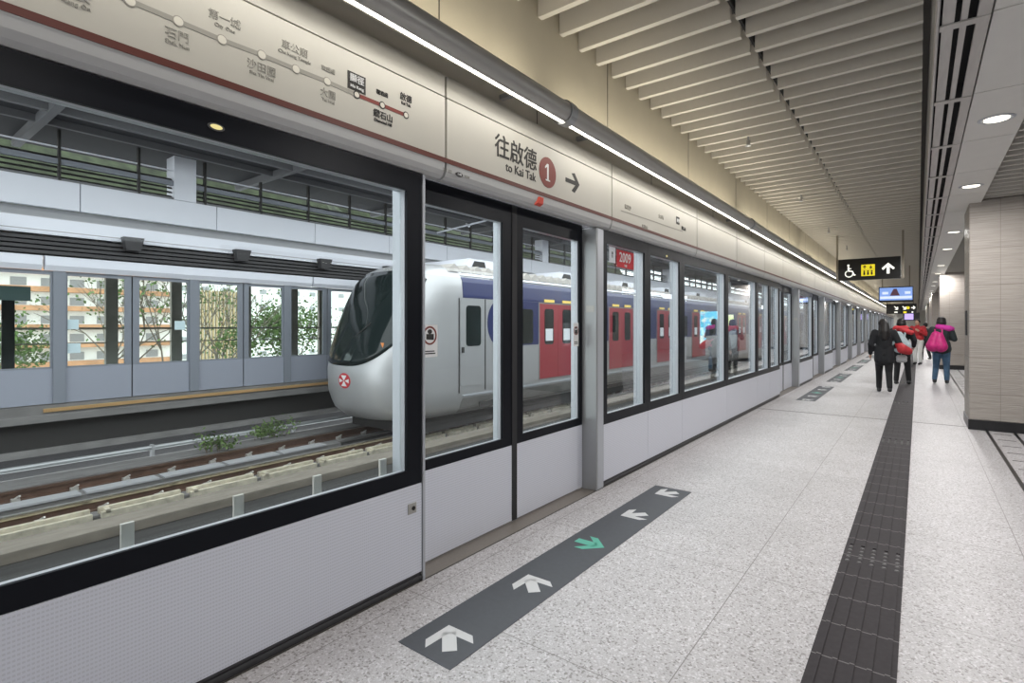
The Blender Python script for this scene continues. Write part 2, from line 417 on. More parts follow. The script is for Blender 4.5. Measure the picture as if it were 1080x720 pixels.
# dark gap and slot diffuser
struct('trim_10', MB().box(.085, .10, 1, YE-1, 3.27, 4.16), M['mid_grey'])
PP = 1.34; yj = 5.34 - 2*PP
dif = None; pan = None
for i in range(58):
    y = yj + i*PP
    if dif is None:
        dif = thing('slot_diffuser', (.2, y, 3.20), '', 'air diffuser', 'slot diffusers along the ceiling')
        MB().box(.082, .094, y, y+PP-.004, 3.245, 3.40).build('side_rail', M['diff'], dif)
        MB().box(.110, .165, y, y+PP-.004, 3.255, 3.275).build('bar', M['diff'], dif)
        MB().box(.193, .224, y, y+PP-.004, 3.255, 3.275).build('bar', M['diff'], dif)
        MB().box(.265, .325, y, y+PP-.004, 3.250, 3.275).build('bar', M['diff'], dif)
        MB().box(.10, .325, y+.002, y+.07, 3.246, 3.2545).build('cross_bar', M['diff'], dif)
        MB().box(.094, .33, y, y+PP-.004, 3.36, 3.38).build('back_box', M['darkgap'], dif)
        d = dif
        pan = MB().box(.336, .715, y+.006, y+PP-.006, 3.26, 3.29).build('ceiling_panel', M['ceil_panel'])
        p = pan
    else:
        d = copy_tree(dif, (.2, y, 3.20)); p = pan.copy(); C.objects.link(p); p.location.y = y + PP/2
    if i < 16:
        d['label'] = 'grey linear slot diffuser bay, %s along the ceiling from the camera end' % nth(i)
        tag(p, 'smooth grey ceiling panel right of the diffusers, %s from the camera end' % nth(i), 'ceiling panel', 'ceiling panels beside the diffusers')
    else:
        d['label'] = 'distant slot diffuser bay beyond the near pillars, too small to tell apart'
        d['group'] = 'distant slot diffusers'
        tag(p, 'distant smooth ceiling panel beyond the near pillars', 'ceiling panel', 'distant ceiling panels')
# downlights
dl = None
ys = [-1.5+2.2, 3.3, 6.1, 8.85, 13.0, 15.8, 20.0, 23.1, 27.3, 30.1, 34.3, 37.1, 41.3, 44.1, 48.3, 51.1, 58, 65]
for i, y in enumerate(ys):
    if dl is None:
        dl = thing('downlight', (.53, y, 3.24), '', 'downlight', 'round downlights in the ceiling panels')
        r = MB(); n = 28
        for a in range(n):
            t0, t1 = 2*PI*a/n, 2*PI*(a+1)/n
            q = lambda rr, tt, z: (.53 + rr*math.cos(tt), y + rr*math.sin(tt), z)
            r.add([q(.125,t0,3.258),q(.125,t1,3.258),q(.105,t1,3.250),q(.105,t0,3.250),q(.084,t0,3.262),q(.084,t1,3.262)],[(0,1,2,3),(3,2,5,4)])
        r.build('trim_ring', M['alu'], dl)
        MB().cyl((.53, y, 3.252), (.53, y, 3.262), .084, .084, 28).build('lens', M['lamp_warm'], dl)
        d = dl
    else: d = copy_tree(dl, (.53, y, 3.24))
    d['label'] = 'round glowing downlight in the ceiling panels, %s from the camera end' % nth(i)
    L = bpy.data.lights.new('downlight_beam', 'AREA'); L.shape = 'DISK'; L.size = .18; L.energy = 23; L.color = (1, .98, .96)
    lo = bpy.data.objects.new('downlight_beam', L); C.objects.link(lo); lo.location = (0, 0, -.005) ; lo.parent = d

# stone pillars (wall blocks)
def pillar(n, X0, X1, y0, y1, top=3.30):
    struct('wall_pillar_%d' % n, MB().box(X0, X1, y0, y1, .14, top), M['stone'], .012)
    struct('baseboard_pillar_%d' % n, MB().box(X0-.012, X1+.012, y0-.012, y1+.012, 0, .14), M['tile_joint'])
pillar(1, .585, 3.2, 10.12, 11.1)
pillar(2, .585, 3.4, 23.4, 24.6)
pillar(3, .585, 3.2, 37.0, 46.0)
pillar(4, .585, 3.4, 54, 70)
tag(MB().box(.57, .586, 10.5, 10.72, 1.35, 1.72).build('notice_plate', M['black_matt']), 'small dark notice plate on the side of the near stone pillar', 'plate')

# ================================================================== NEAR SCREEN
def fixed_panel(y0, y1, sl=.1, sr=.1, label='', keyhole=False, name='platform_screen', brackets=None, split=None, detail=True):
    X = -2.32
    r = thing(name, (X, (y0+y1)/2, 0), label, 'platform screen', 'fixed glass panels of the near platform screen')
    sp = [y0, y1] if not split else [y0, split, y1]
    for a, b in zip(sp[:-1], sp[1:]):
        MB().box(X-.04, X, a+.002, b-.002, .055, .575).build('kick_panel', M['perf'], r, .002)
    MB().box(X-.05, X-.008, y0, y1, .0, .018).box(X-.05, X-.002, y0, y1, .02, .034).box(X-.05, X-.010, y0, y1, .036, .054).build('skirting', M['skirt'], r)
    fr = MB(); rv = MB()
    for a, b in zip(sp[:-1], sp[1:]):
        fr.frame_x(X-.02, X-.002, a+.001, b-.001, .577, 2.388, sl, sr, .09, .115)
        rv.box(X-.125, X-.021, a+.001, a+sl+.004, .577, 2.388).box(X-.125, X-.021, b-sr-.004, b-.001, .577, 2.388).box(X-.052, X-.021, a+sl+.004, b-sr-.004, .577, .664).box(X-.085, X-.021, a+sl+.004, b-sr-.004, 2.276, 2.388)
    fr.build('black_border', M['black'], r); rv.build('inner_frame', M['alu'], r)
    for a, b in zip(sp[:-1], sp[1:]):
        MB().box(X-.062, X-.052, a+sl+.005, b-sr-.005, .60, 2.275).build('glass_pane', M['glass'], r)
    if keyhole:
        yk = Yat(434.5, X); k = MB().box(X, X+.004, yk-.032, yk+.032, .415, .475).build('lock_plate', M['steel'], r, .002)
        MB().cyl((X+.004, yk+.008, .445), (X+.008, yk+.008, .445), .012, .012, 16).build('keyhole', M['ink'], k)
    if brackets:
        for yb_ in brackets:
            b = MB().box(X-.155, X-.14, yb_-.022, yb_+.022, .60, .725)
            b.build('mounting_bracket', M['clip'], r)
    return r
def door_leaf(y0, y1, inner, label, side, stickers=True):
    X = -2.46
    r = thing('sliding_door', (X, (y0+y1)/2, 0), label, 'sliding door', 'sliding door leaves of the near platform screen')
    MB().box(X-.04, X, y0, y1, .012, .585).build('kick_panel', M['perf'], r, .002)
    l, rr = (.02, .11) if inner == 'far' else (.085, .045)
    MB().frame_x(X-.02, X-.001, y0, y1, .587, 2.42, l, rr, .065, .15).build('black_border', M['black'], r)
    MB().box(X-.09, X-.021, y0, y0+l+.004, .587, 2.42).box(X-.09, X-.021, y1-rr-.004, y1, .587, 2.42).box(X-.045, X-.021, y0+l+.004, y1-rr-.004, .587, .65).box(X-.07, X-.021, y0+l+.004, y1-rr-.004, 2.272, 2.42).build('inner_frame', M['alu'], r)
    MB().box(X-.055, X-.045, y0+l+.005, y1-rr-.005, .60, 2.271).build('glass_pane', M['glass'], r)
    if inner == 'far':
        MB().box(X-.03, X+.004, y1-.001, y1+.03, .012, 2.42).build('edge_seal', M['black_matt'], r)
    else:
        MB().box(X-.03, X+.004, y0-.03, y0+.001, .012, 2.42).build('edge_seal', M['black_matt'], r)
    return r
def post(yc, label, w=.14):
    X = -2.32
    r = thing('screen_post', (X, yc+w/2, 0), label, 'post', 'metal posts of the near platform screen')
    MB().box(X-.165, X+.004, yc, yc+w, 0, 2.388).build('column_casing', M['alu_dark'], r, .004)
    MB().box(X+.004, X+.007, yc+.02, yc+w-.012, .01, 2.38).build('face_strip', M['alu'], r)
    MB().box(X-.10, X-.02, yc-.004, yc, 1.62, 1.68).build('sensor_plate', M['steel'], r)
    return r
fixed_panel(-.12, 2.160, .1, .112, 'large fixed glass screen panel filling the left foreground, keyhole plate at its lower corner', True,
            brackets=[Yat(u, -2.48) for u in (133, 250, 333, 402)])
tp = MB().box(-2.45, -2.314, 2.163, 2.18, .0, 2.388).build('edge_trim', M['alu']); tag(tp, 'thin pale vertical edge trim between the foreground panel and the first sliding door', 'trim')
DW = 1.07
door_c = [3.225] + [13.42 + 4.36*j for j in range(15)]
def door_pair(c, i):
    lab = ('nearest sliding doors, beside the large foreground panel' if i == 0 else '%s sliding doors along the platform from the camera' % nth(i))
    door_leaf(c-DW+.02, c-.012, 'far', 'left leaf of the ' + lab, 'l')
    door_leaf(c+.018+.03, c+DW-.016, 'near', 'right leaf of the ' + lab, 'r')
for i, c in enumerate(door_c[:9]): door_pair(c, i)
EM = 'emergency bay of two narrow glass doors '
post(4.285, 'grey metal post right of the nearest sliding doors, widest of the screen posts')
fixed_panel(4.43, 6.50, .075, .085, EM + 'right of the nearest grey post', split=5.45, name='platform_screen')
fixed_panel(6.50, 8.43, .085, .085, 'fixed glass screen panel directly after the near emergency bay')
fixed_panel(8.43, 10.36, .085, .085, 'fixed glass screen panel in the middle between the two nearest door openings')
fixed_panel(10.36, 12.35, .085, .085, EM + 'just before the second sliding doors', split=11.38)
for i, c in enumerate(door_c[1:]):
    e = c + DW + .03
    far = i > 6
    post(e, 'slim grey post after the %s sliding doors' % nth(i+1) if not far else 'distant grey screen post near the vanishing point')
    nxt = c + 4.36 - DW
    fixed_panel(e+.14, nxt, .06, .06, ('fixed glass panel after the %s sliding doors' % nth(i+1)) if not far else 'distant fixed glass panel near the vanishing point')
    if far:
        c2 = c + 4.36
        if i < 13:
            door_leaf(c2-DW+.02, c2-.012, 'far', 'distant sliding door leaf near the vanishing point', 'l')
            door_leaf(c2+.048, c2+DW-.016, 'near', 'distant sliding door leaf near the vanishing point', 'r')

# header fascia
prof = [(-2.44, 2.43), (-2.40, 2.402), (-2.36, 2.392), (-2.325, 2.396), (-2.30, 2.412), (-2.287, 2.44), (-2.281, 2.48), (-2.28, 2.52), (-2.28, 2.882), (-2.44, 2.882)]
seams = [-.12, 2.32, 4.52, 6.93, 8.83, 10.74, 12.45]
y = 14.63
while y < 79: seams += [y, y + 2.18]; y += 4.36
hdr = []
for i, (a, b) in enumerate(zip(seams[:-1], seams[1:])):
    near = i < 14
    lab = ['header panel above the foreground screen, carrying the railway route map', 'header panel above the nearest doors, reading to Kai Tak with a red circled 1',
           'header panel after the direction sign, faint route map lettering'][i] if i < 3 else \
          ('cream header panel with maroon stripe, %s from the camera' % nth(i) if near else 'distant cream header panel near the vanishing point')
    r = thing('header_panel', (-2.36, (a+b)/2, 2.39), lab, 'header panel', 'cream header panels above the platform screen')
    MB().prism_y(prof[:7] + [(-2.2805, 2.50), (-2.44, 2.50)], a+.009, b-.009).build('lower_lip', M['lip'], r)
    MB().prism_y([(-2.44, 2.501), (-2.2805, 2.501), (-2.28, 2.52), (-2.28, 2.880), (-2.44, 2.880)], a+.009, b-.009).build('fascia', M['cream'], r)
    MB().box(-2.44, -2.281, a+.009, b-.009, 2.888, 3.018).build('upper_board', M['cream'], r, .002)
    MB().box(-2.281, -2.2775, a, b, 2.487, 2.516).build('maroon_stripe', M['stripe'], r)
    MB().box(-2.44, -2.30, a, b, 2.47, 3.0).build('backing', M['seam'], r)
    hdr.append(r)
def FA(u, v, X=-2.28): y = Yat(u, X); return y, Zat(u, v, X, y)
# lower lip strip has its own pale paint; small status lamps under it
for u, n in ((228, 'foreground screen'), (703, 'near emergency bay')):
    yy = Yat(u, -2.34)
    yy = Yat(u, -2.32); zz_ = Zat(u, 134 if u == 228 else 270, -2.32, yy); l = thing('status_lamp', (-2.32, yy, zz_-.02), 'small amber oval lamp in the black band above the ' + n, 'lamp')
    MB().disc_x(-2.3225, yy, zz_, .034, .016, .004).build('bezel', M['skirt'], l)
    MB().disc_x(-2.3186, yy, zz_, .024, .010, .003).build('lens', M['lamp_small'], l)
# route map on header 0
h0, h1, h2 = hdr[0], hdr[1], hdr[2]
XF = -2.2795
st_pts = [(20, -46), (75, -26), (137, 1), (188, 22.5), (234, 42), (276, 58), (312, 73), (345, 86), (376, 100), (403, 111), (428, 121.5)]
yz = [FA(u, v) for u, v in st_pts]
yz = [q for q in yz if q[0] > 0]
def line_seg(p, q, w, m, par, nm):
    d = Vector((q[0]-p[0], q[1]-p[1])).normalized(); n = Vector((-d.y, d.x))*w/2
    MB().prism_x([(p[0]+n.x, p[1]+n.y), (p[0]-n.x, p[1]-n.y), (q[0]-n.x, q[1]-n.y), (q[0]+n.x, q[1]+n.y)], XF-.001, XF+.0012).build(nm, m, par)
k = len(yz)
for i in range(k-1):
    line_seg(yz[i], yz[i+1], .020, M['rmap_grey'] if i < k-3 else M['red'], h0, 'route_line')
for i, (yy, zz) in enumerate(yz):
    if i >= k-3:
        c0 = MB().disc_x(XF, yy, zz, .020, .020, .002).build('station_ring', M['ink'], h0)
        MB().disc_x(XF+.0018, yy, zz, .014, .014, .001).build('station_dot', M['rmap_light'], c0)
    else:
        c0 = MB().disc_x(XF, yy, zz, .021, .021, .002).build('station_ring', M['rmap_grey'], h0)
        MB().disc_x(XF+.0018, yy, zz, .017, .017, .001).build('station_dot', M['rmap_light'], c0)
labs = [(80, -2, '恆安', 'Heng On', 0), (187, 41, '石門', 'Shek Mun', 0), (237, 24, '第一城', 'City One', 0), (276, 75, '沙田圍', 'Sha Tin Wai', 0),
        (311, 55, '車公廟', 'Che Kung Temple', 0), (346, 102, '大圍', 'Tai Wai', 0), (346, 74, '東鐵綫', '', 0), (404, 125, '鑽石山', 'Diamond Hill', 1), (403, 99, '觀塘綫', '', 1),
        (428, 106, '啟德', 'Kai Tak', 1)]
for u, v, zh, en, dark in labs:
    yy, zz = FA(u, v); m = M['ink'] if dark else M['faint']; big = bool(en)
    text_mb(zh, .044 if big else .026, (XF+.001, yy, zz + (.012 if big else 0)), RX, bold=.0004 if dark else 0).build('station_name', m, h0)
    if en: text_mb(en, .022, (XF+.001, yy, zz-.022), RX, bold=.0004 if dark else 0).build('station_name', m, h0)
ya, za = FA(366.5, 76); yb2, _ = FA(385.5, 90); _, zc = FA(366.5, 92)
zt = FA(376, 79)[1]; zb = FA(376, 96.5)[1]
bx = MB().box(XF-.001, XF+.0012, ya, yb2, zb, zt+.005).build('current_station_box', M['ink'], h0)
text_mb('顯徑', (zt-zb)*.52, (XF+.0035, (ya+yb2)/2, zb+(zt-zb)*.68), RX).build('station_name', M['white'], bx)
text_mb('Hin Keng', (zt-zb)*.25, (XF+.0035, (ya+yb2)/2, zb+(zt-zb)*.22), RX).build('station_name', M['white'], bx)
# direction lettering on header 1
yy0 = FA(523, 160)[0]; yy1 = FA(565, 175)[0]
za = (Zat(545, 163, -2.28) + 0); 
text_mb('往啟德', .142*(yy1-yy0)/.40, (XF+.001, (yy0+yy1)/2, FA(544.5, 163)[1]), RX, bold=.0012).build('direction_lettering', M['ink'], h1)
yk0 = FA(533, 178)[0]; yk1 = FA(565, 187)[0]
tm = text_mb('to Kai Tak', .085, (XF+.001, (yk0+yk1)/2, FA(549.5, 182)[1]), RX, bold=.0008)
wid = max(v[1] for v in tm.v) - min(v[1] for v in tm.v)
s = (yk1-yk0)/wid
text_mb('to Kai Tak', .085*s, (XF+.001, (yk0+yk1)/2, FA(549.5, 182)[1]), RX, bold=.0008).build('direction_lettering', M['ink'], h1)
yc, zc = FA(577.5, 182); ry = (FA(586.5, 182)[0]-FA(568.8, 182)[0])/2
cd = MB().disc_x(XF, yc, zc, ry, ry, .002).build('platform_number_disc', M['red'], h1)
MB().box(XF+.002, XF+.0032, yc-.011, yc+.011, zc-.062, zc+.066).prism_x([(yc-.011, zc+.066), (yc-.038, zc+.040), (yc-.038, zc+.026), (yc-.011, zc+.042)], XF+.002, XF+.0032).box(XF+.002, XF+.0032, yc-.03, yc+.03, zc-.066, zc-.055).build('platform_number', M['white'], cd)
yc, zc = FA(603.5, 192); a0 = .055
ar = MB()
a0 = .105; w = .017
ar.prism_x([(yc-a0, zc-w), (yc+a0-.02, zc-w), (yc+a0-.02, zc+w), (yc-a0, zc+w)], XF-.001, XF+.0015)
for sg in (1, -1):
    ar.prism_x([(yc+a0+.012, zc), (yc+a0-.036, zc), (yc-.010, zc+sg*.072), (yc+.038, zc+sg*.082)], XF-.001, XF+.0016)
ar.build('direction_arrow', M['ink'], h1)
# small lettering under the stripe
yn, zn = FA(476, 182, -2.283)
text_mb('3 1 12', .030, (-2.279, FA(470.5, 178)[0]+.01, zn+.002), RX).build('small_lettering', M['rmap_grey'], h1)
nb = MB().prism_x([(FA(484.5, 183)[0] + .032*math.cos(2*PI*i/16), zn+.003 + .014*math.sin(2*PI*i/16)) for i in range(16)], -2.2835, -2.279).build('code_badge', M['ink'], h1)
text_mb('1-08', .020, (-2.2785, FA(484.5, 183)[0], zn+.003), RX).build('small_lettering', M['white'], nb)
text_mb('TKW', .022, (-2.279, FA(492.5, 186)[0], zn+.002), RX).build('small_lettering', M['rmap_grey'], h1)
# faint map on header 2
pts2 = [FA(u, v) for u, v in ((655, 222), (676, 229), (694, 235), (708, 240), (720, 244))]
for p_, q_ in zip(pts2[:-1], pts2[1:]): line_seg(p_, q_, .010, M['rmap_grey'], h2, 'route_line')
for (u, v, s_) in ((662, 219, '烏溪沙'), (680, 240, '馬鞍山'), (697, 229, '大水坑'),):
    yy, zz = FA(u, v); text_mb(s_, .05, (XF+.001, yy, zz), RX).build('station_name', M['rmap_grey'], h2)
yy, zz = FA(715, 234); bx = MB().box(XF-.001, XF+.0012, yy-.06, yy+.05, zz-.03, zz+.06).build('current_station_box', M['ink'], h2)
text_mb('顯徑', .045, (XF+.0035, yy, zz+.012), RX).build('station_name', M['white'], bx)
yy, zz = FA(720, 241); text_mb('鑽石山', .05, (XF+.001, yy+.03, zz), RX).build('station_name', M['ink'], h2)
# red warning flag lamp under stripe on header 1
yc, zc = FA(569, 214, -2.28)
rf = thing('warning_lamp', (-2.28, yc, 2.41), 'small orange-red wedge lamp under the header between the nearest sliding doors', 'warning lamp')
MB().add([(-2.30, yc-.05, 2.405), (-2.30, yc+.035, 2.405), (-2.268, yc+.035, 2.42), (-2.27, yc-.03, 2.42), (-2.29, yc-.015, 2.475), (-2.29, yc+.035, 2.475), (-2.262, yc+.035, 2.47), (-2.262, yc-.01, 2.47)],
         [(0,1,2,3), (4,5,6,7), (0,1,5,4), (1,2,6,5), (2,3,7,6), (3,0,4,7)]).build('lens', M['bright_red'], rf, .004)
# prohibition stickers on the doors, red poster, 
def no_leaning(yc, X, zc, w, label, r=None):
    t = thing('warning_sticker', (X, yc, zc-.09), label, 'sticker')
    MB().box(X, X+.0015, yc-w, yc+w, zc-.12, zc+.09).build('backing', M['white'], t)
    MB().ring_x(X+.0015, yc, zc+.02, w*.86, w*.70).build('red_ring', M['red'], t)
    MB().disc_x(X+.0014, yc, zc+.045, w*.28, w*.22, .001).prism_x([(yc-w*.45, zc-.005), (yc+w*.5, zc-.01), (yc+w*.5, zc+.03), (yc-w*.45, zc+.03)], X+.0014, X+.0022).build('pictogram', M['ink'], t)
    MB().box(X+.0014, X+.002, yc-w*.7, yc+w*.7, zc-.10, zc-.092).box(X+.0014, X+.002, yc-w*.7, yc+w*.6, zc-.085, zc-.078).build('small_print', M['ink'], t)
no_leaning(Yat(453.5, -2.50), -2.503, Zat(453, 357, -2.50), .07, 'square white prohibition sticker with red ring on the glass beside the thin edge trim')
no_leaning(Yat(607.5, -2.458), -2.4595, Zat(607.5, 351, -2.458), .045, 'small white prohibition sticker on the right leaf of the nearest sliding doors')
yp0, yp1 = Yat(650.5, -2.37), Yat(668.5, -2.37)
zt = Zat(650, 262.5, -2.37); zb = Zat(650, 281, -2.37)
pt = thing('window_poster', (-2.42, (yp0+yp1)/2, zb), 'red poster with white numerals stuck high on the emergency bay glass', 'poster')
MB().box(-2.3715, -2.370, yp0, yp1, zb, zt).build('red_sheet', M['redcloth'], pt)
text_mb('2009', .075*(yp1-yp0)/.22, (-2.3685, (yp0+yp1)/2-.01, zt-.075), RX, bold=.001).build('numerals', M['white'], pt)
text_mb('年報', .03, (-2.3695, (yp0+yp1)/2, zb+.022), RX).build('lettering', M['white'], pt)
yq0, yq1 = Yat(642.5, -2.37), Yat(649, -2.37)
pt = thing('window_notice', (-2.42, (yq0+yq1)/2, zb+.03), 'small white notice stuck left of the red poster on the glass', 'notice')
MB().box(-2.3715, -2.370, yq0, yq1, zb+.03, zt+.012).build('sheet', M['paper'], pt)
text_mb('通\n告', .030, (-2.3695, (yq0+yq1)/2, (zb+zt)/2+.02), RX).build('lettering', M['ink'], pt)

# ================================================================== TUBE LAMPS
TX, TZ, TR = -2.10, 3.085, .078
joints = [3.415 - 5.45, 3.415] + [3.415 + 5.47*i for i in range(1, 16)]
tb = None
for i, (a, b) in enumerate(zip(joints[:-1], joints[1:])):
    if a > YE-6: break
    lab = 'round steel tube lamp above the header, %s from the camera' % nth(i) if i < 8 else 'distant steel tube lamp above the header'
    r = thing('tube_lamp', (TX, a, TZ-TR), lab, 'tube lamp', 'tube lamps above the platform screen')
    n = 28; hs = MB(); vs = []
    for yy in (a+.03, b-.03):
        for k_ in range(n+1):
            t_ = math.radians(-78 + (360-34)*k_/n)
            vs.append((TX + TR*math.cos(t_), yy, TZ + TR*math.sin(t_)))
    hs.add(vs, [(k_, k_+1, n+1+k_+1, n+1+k_) for k_ in range(n)])
    hs.build('housing', M['steel'], r, smooth=True)
    ln = MB(); vs = []
    for yy in (a+.03, b-.03):
        for k_ in range(5):
            t_ = math.radians(-112 + 34*k_/4); vs.append((TX + (TR-.006)*math.cos(t_), yy, TZ + (TR-.006)*math.sin(t_)))
    ln.add(vs, [(k_, k_+1, 6+k_, 5+k_) for k_ in range(4)]); ln.build('light_strip', M['lamp'], r, smooth=True)
    MB().cyl((TX, b-.055, TZ), (TX, b+.03, TZ), TR+.012, TR+.012, 24).build('coupler', M['alu_dark'], r)
    MB().box(-2.31, TX, a+.5, a+.54, TZ-.015, TZ+.015).build('wall_bracket', M['alu_dark'], r)
    MB().box(-2.31, TX, b-.54, b-.5, TZ-.015, TZ+.015).build('wall_bracket', M['alu_dark'], r)
    L = bpy.data.lights.new('tube_lamp_light', 'AREA'); L.shape = 'RECTANGLE'; L.size = .06; L.size_y = b-a-.3; L.energy = 12; L.color = (1, .97, .92)
    lo = bpy.data.objects.new('tube_lamp_light', L); C.objects.link(lo); lo.parent = r
    lo.location = (.0, (b-a)/2, -.012); lo.rotation_euler = (0, math.radians(-12), 0)
    L = bpy.data.lights.new('tube_lamp_uplight', 'AREA'); L.shape = 'RECTANGLE'; L.size = .05; L.size_y = b-a-.3; L.energy = 18; L.color = (1, .92, .74)
    lo = bpy.data.objects.new('tube_lamp_uplight', L); C.objects.link(lo); lo.parent = r
    lo.location = (0, (b-a)/2, TR*2+.012); lo.rotation_euler = (0, math.radians(180), 0)

def added_fill_lamps():  # unseen tube lamps added to regain brightness lost to the right wall
    src = [o for o in C.objects if o.name == 'tube_lamp.001'][0]
    for i in range(5):
        c_ = copy_tree(src, (6.6, -4 + i*9.0, 3.0))
        c_['label'] = 'added fill tube lamp on the unseen far side of the platform, %s of its row' % nth(i); c_['group'] = 'added fill lamps of the far platform side'
added_fill_lamps()
# sprinklers below the left bank
for i, (u, v) in enumerate(((789, 145), (845, 206), (874, 241), (893, 260))):
    X = -1.62; 
    # place on a transverse line of the ceiling plane z = 3.83
    d = F*2.33/(343-v); rr = (u-U0)/F*d; X = rr*ca - d*sa; Yy = rr*sa + d*ca
    r = thing('sprinkler', (X, Yy, 3.72), 'small sprinkler head under the baffles, %s from the camera' % nth(i), 'sprinkler')
    MB().cyl((X, Yy, 3.78), (X, Yy, 4.16), .012, .012, 10).build('drop_pipe', M['alu_dark'], r)
    MB().cyl((X, Yy, 3.74), (X, Yy, 3.79), .022, .03, 14).build('head', M['steel'], r)
    MB().cyl((X, Yy, 3.722), (X, Yy, 3.728), .035, .035, 14).cyl((X, Yy, 3.728), (X, Yy, 3.742), .006, .006, 8).build('deflector', M['alu'], r)

# ================================================================== FLOOR STICKERS
def arrow_pts(L):        # unit arrow pointing +y (bold head, no filled triangle)
    return [[(-.16, -.5), (.16, -.5), (.16, .22), (-.16, .22)],
            [(0, .5), (-.52, .0), (-.52, -.30), (0, .17)], [(0, .5), (0, .17), (.52, -.30), (.52, .0)]]
def floor_sticker(yc, label):
    r = thing('floor_sticker', (-1.787, yc, 0), label, 'floor sticker', 'queue marking stickers on the platform floor')
    MB().box(-1.957, -1.617, yc-1.55, yc+1.55, .0005, .0025).build('vinyl_strip', M['sticker'], r)
    for off, ang, m in ((-1.38, 45, 'arrow_w'), (-.70, 45, 'arrow_w'), (0, -90, 'arrow_g'), (.70, 135, 'arrow_w'), (1.38, 135, 'arrow_w')):
        mb = MB(); s_ = .215; cs, sn = math.cos(math.radians(ang)), math.sin(math.radians(ang))
        # 45 deg: rotate +y towards -x
        for poly in arrow_pts(1):
            pts = [(-1.787 + (x*cs - y*sn)*s_, yc + off + (x*sn + y*cs)*s_) for x, y in poly]
            mb.prism_z(pts, .0028, .0034)
        mb.build('white_arrow' if m == 'arrow_w' else 'green_arrow', M[m], r)
    return r
s0 = floor_sticker(3.22, 'long dark floor sticker with four white arrows and a green one, in the foreground')
for j in range(9):
    c = copy_tree(s0, (-1.787, 13.50 + 4.36*j, 0)); c['label'] = 'dark floor sticker with arrows before the %s sliding doors' % nth(j+1)

# ================================================================== HANGING SIGNS
r = thing('hanging_sign', (-1.0, 16.3, 2.67), 'black hanging sign with wheelchair, yellow lift pictogram and white up arrow', 'sign')
MB().box(-1.67, -.346, 16.3, 16.42, 2.67, 3.22).build('sign_box', M['sign_black'], r, .006)
for x in (-1.70, -.30):
    MB().box(x-.022, x+.022, 16.33, 16.39, 2.68, 4.16).build('hanger_rod', M['post'], r)
g = MB(); cx, cz, yy = -1.43, 2.90, 16.296
n = 22
def ringarc(g, cx, cz, ro, ri, a0, a1, y, n=20, th=.004):
    for i in range(n):
        t0 = math.radians(a0 + (a1-a0)*i/n); t1 = math.radians(a0 + (a1-a0)*(i+1)/n)
        P4 = [(cx+ro*math.cos(t0), cz+ro*math.sin(t0)), (cx+ro*math.cos(t1), cz+ro*math.sin(t1)), (cx+ri*math.cos(t1), cz+ri*math.sin(t1)), (cx+ri*math.cos(t0), cz+ri*math.sin(t0))]
        g.prism_y(P4, y, y+th)
def bar(g, x0, z0, x1, z1, w, y, th=.004):
    d = Vector((x1-x0, z1-z0)).normalized(); q = Vector((-d.y, d.x))*w/2
    g.prism_y([(x0+q.x, z0+q.y), (x0-q.x, z0-q.y), (x1-q.x, z1-q.y), (x1+q.x, z1+q.y)], y, y+th)
ringarc(g, cx, cz-.06, .095, .07, 120, 370, yy)
ringarc(g, cx-.015, cz+.155, .028, .0, 0, 360, yy)
bar(g, cx-.015, cz+.12, cx-.01, cz, .035, yy); bar(g, cx-.01, cz+.01, cx+.075, cz, .026, yy); bar(g, cx+.07, cz+.005, cx+.12, cz-.11, .026, yy); bar(g, cx-.01, cz+.075, cx+.05, cz+.07, .02, yy)
bar(g, cx+.11, cz-.10, cx+.145, cz-.09, .02, yy)
g.build('wheelchair_pictogram', M['sign_white'], r)
ylw = MB().box(-1.165, -.875, 16.294, 16.30, 2.765, 3.055).build('lift_pictogram', M['sign_yellow'], r)
g = MB()
for x in (-1.10, -1.02, -.94): ringarc(g, x, 2.885, .022, 0, 0, 360, 16.290, 12); g.box(x-.02, x+.02, 16.290, 16.294, 2.79, 2.86)
bar(g, -1.09, 2.95, -1.09, 3.02, .02, 16.290); bar(g, -1.09, 3.03, -1.12, 2.99, .018, 16.290); bar(g, -1.09, 3.03, -1.06, 2.99, .018, 16.290)
bar(g, -.96, 2.96, -.96, 3.03, .02, 16.290); bar(g, -.96, 2.95, -.99, 2.99, .018, 16.290); bar(g, -.96, 2.95, -.93, 2.99, .018, 16.290)
g.box(-1.15, -.89, 16.290, 16.294, 2.925, 2.932)
g.build('pictogram_lines', M['ink'], ylw)
g = MB(); cx = -.60
g.box(cx-.03, cx+.03, yy, yy+.004, 2.80, 2.98)
for sg in (-1, 1): g.prism_y([(cx, 3.07), (cx, 3.0), (cx+sg*.105, 2.895), (cx+sg*.135, 2.935)] if sg > 0 else [(cx, 3.0), (cx, 3.07), (cx+sg*.135, 2.935), (cx+sg*.105, 2.895)], yy, yy+.004)
g.build('up_arrow', M['sign_white'], r)

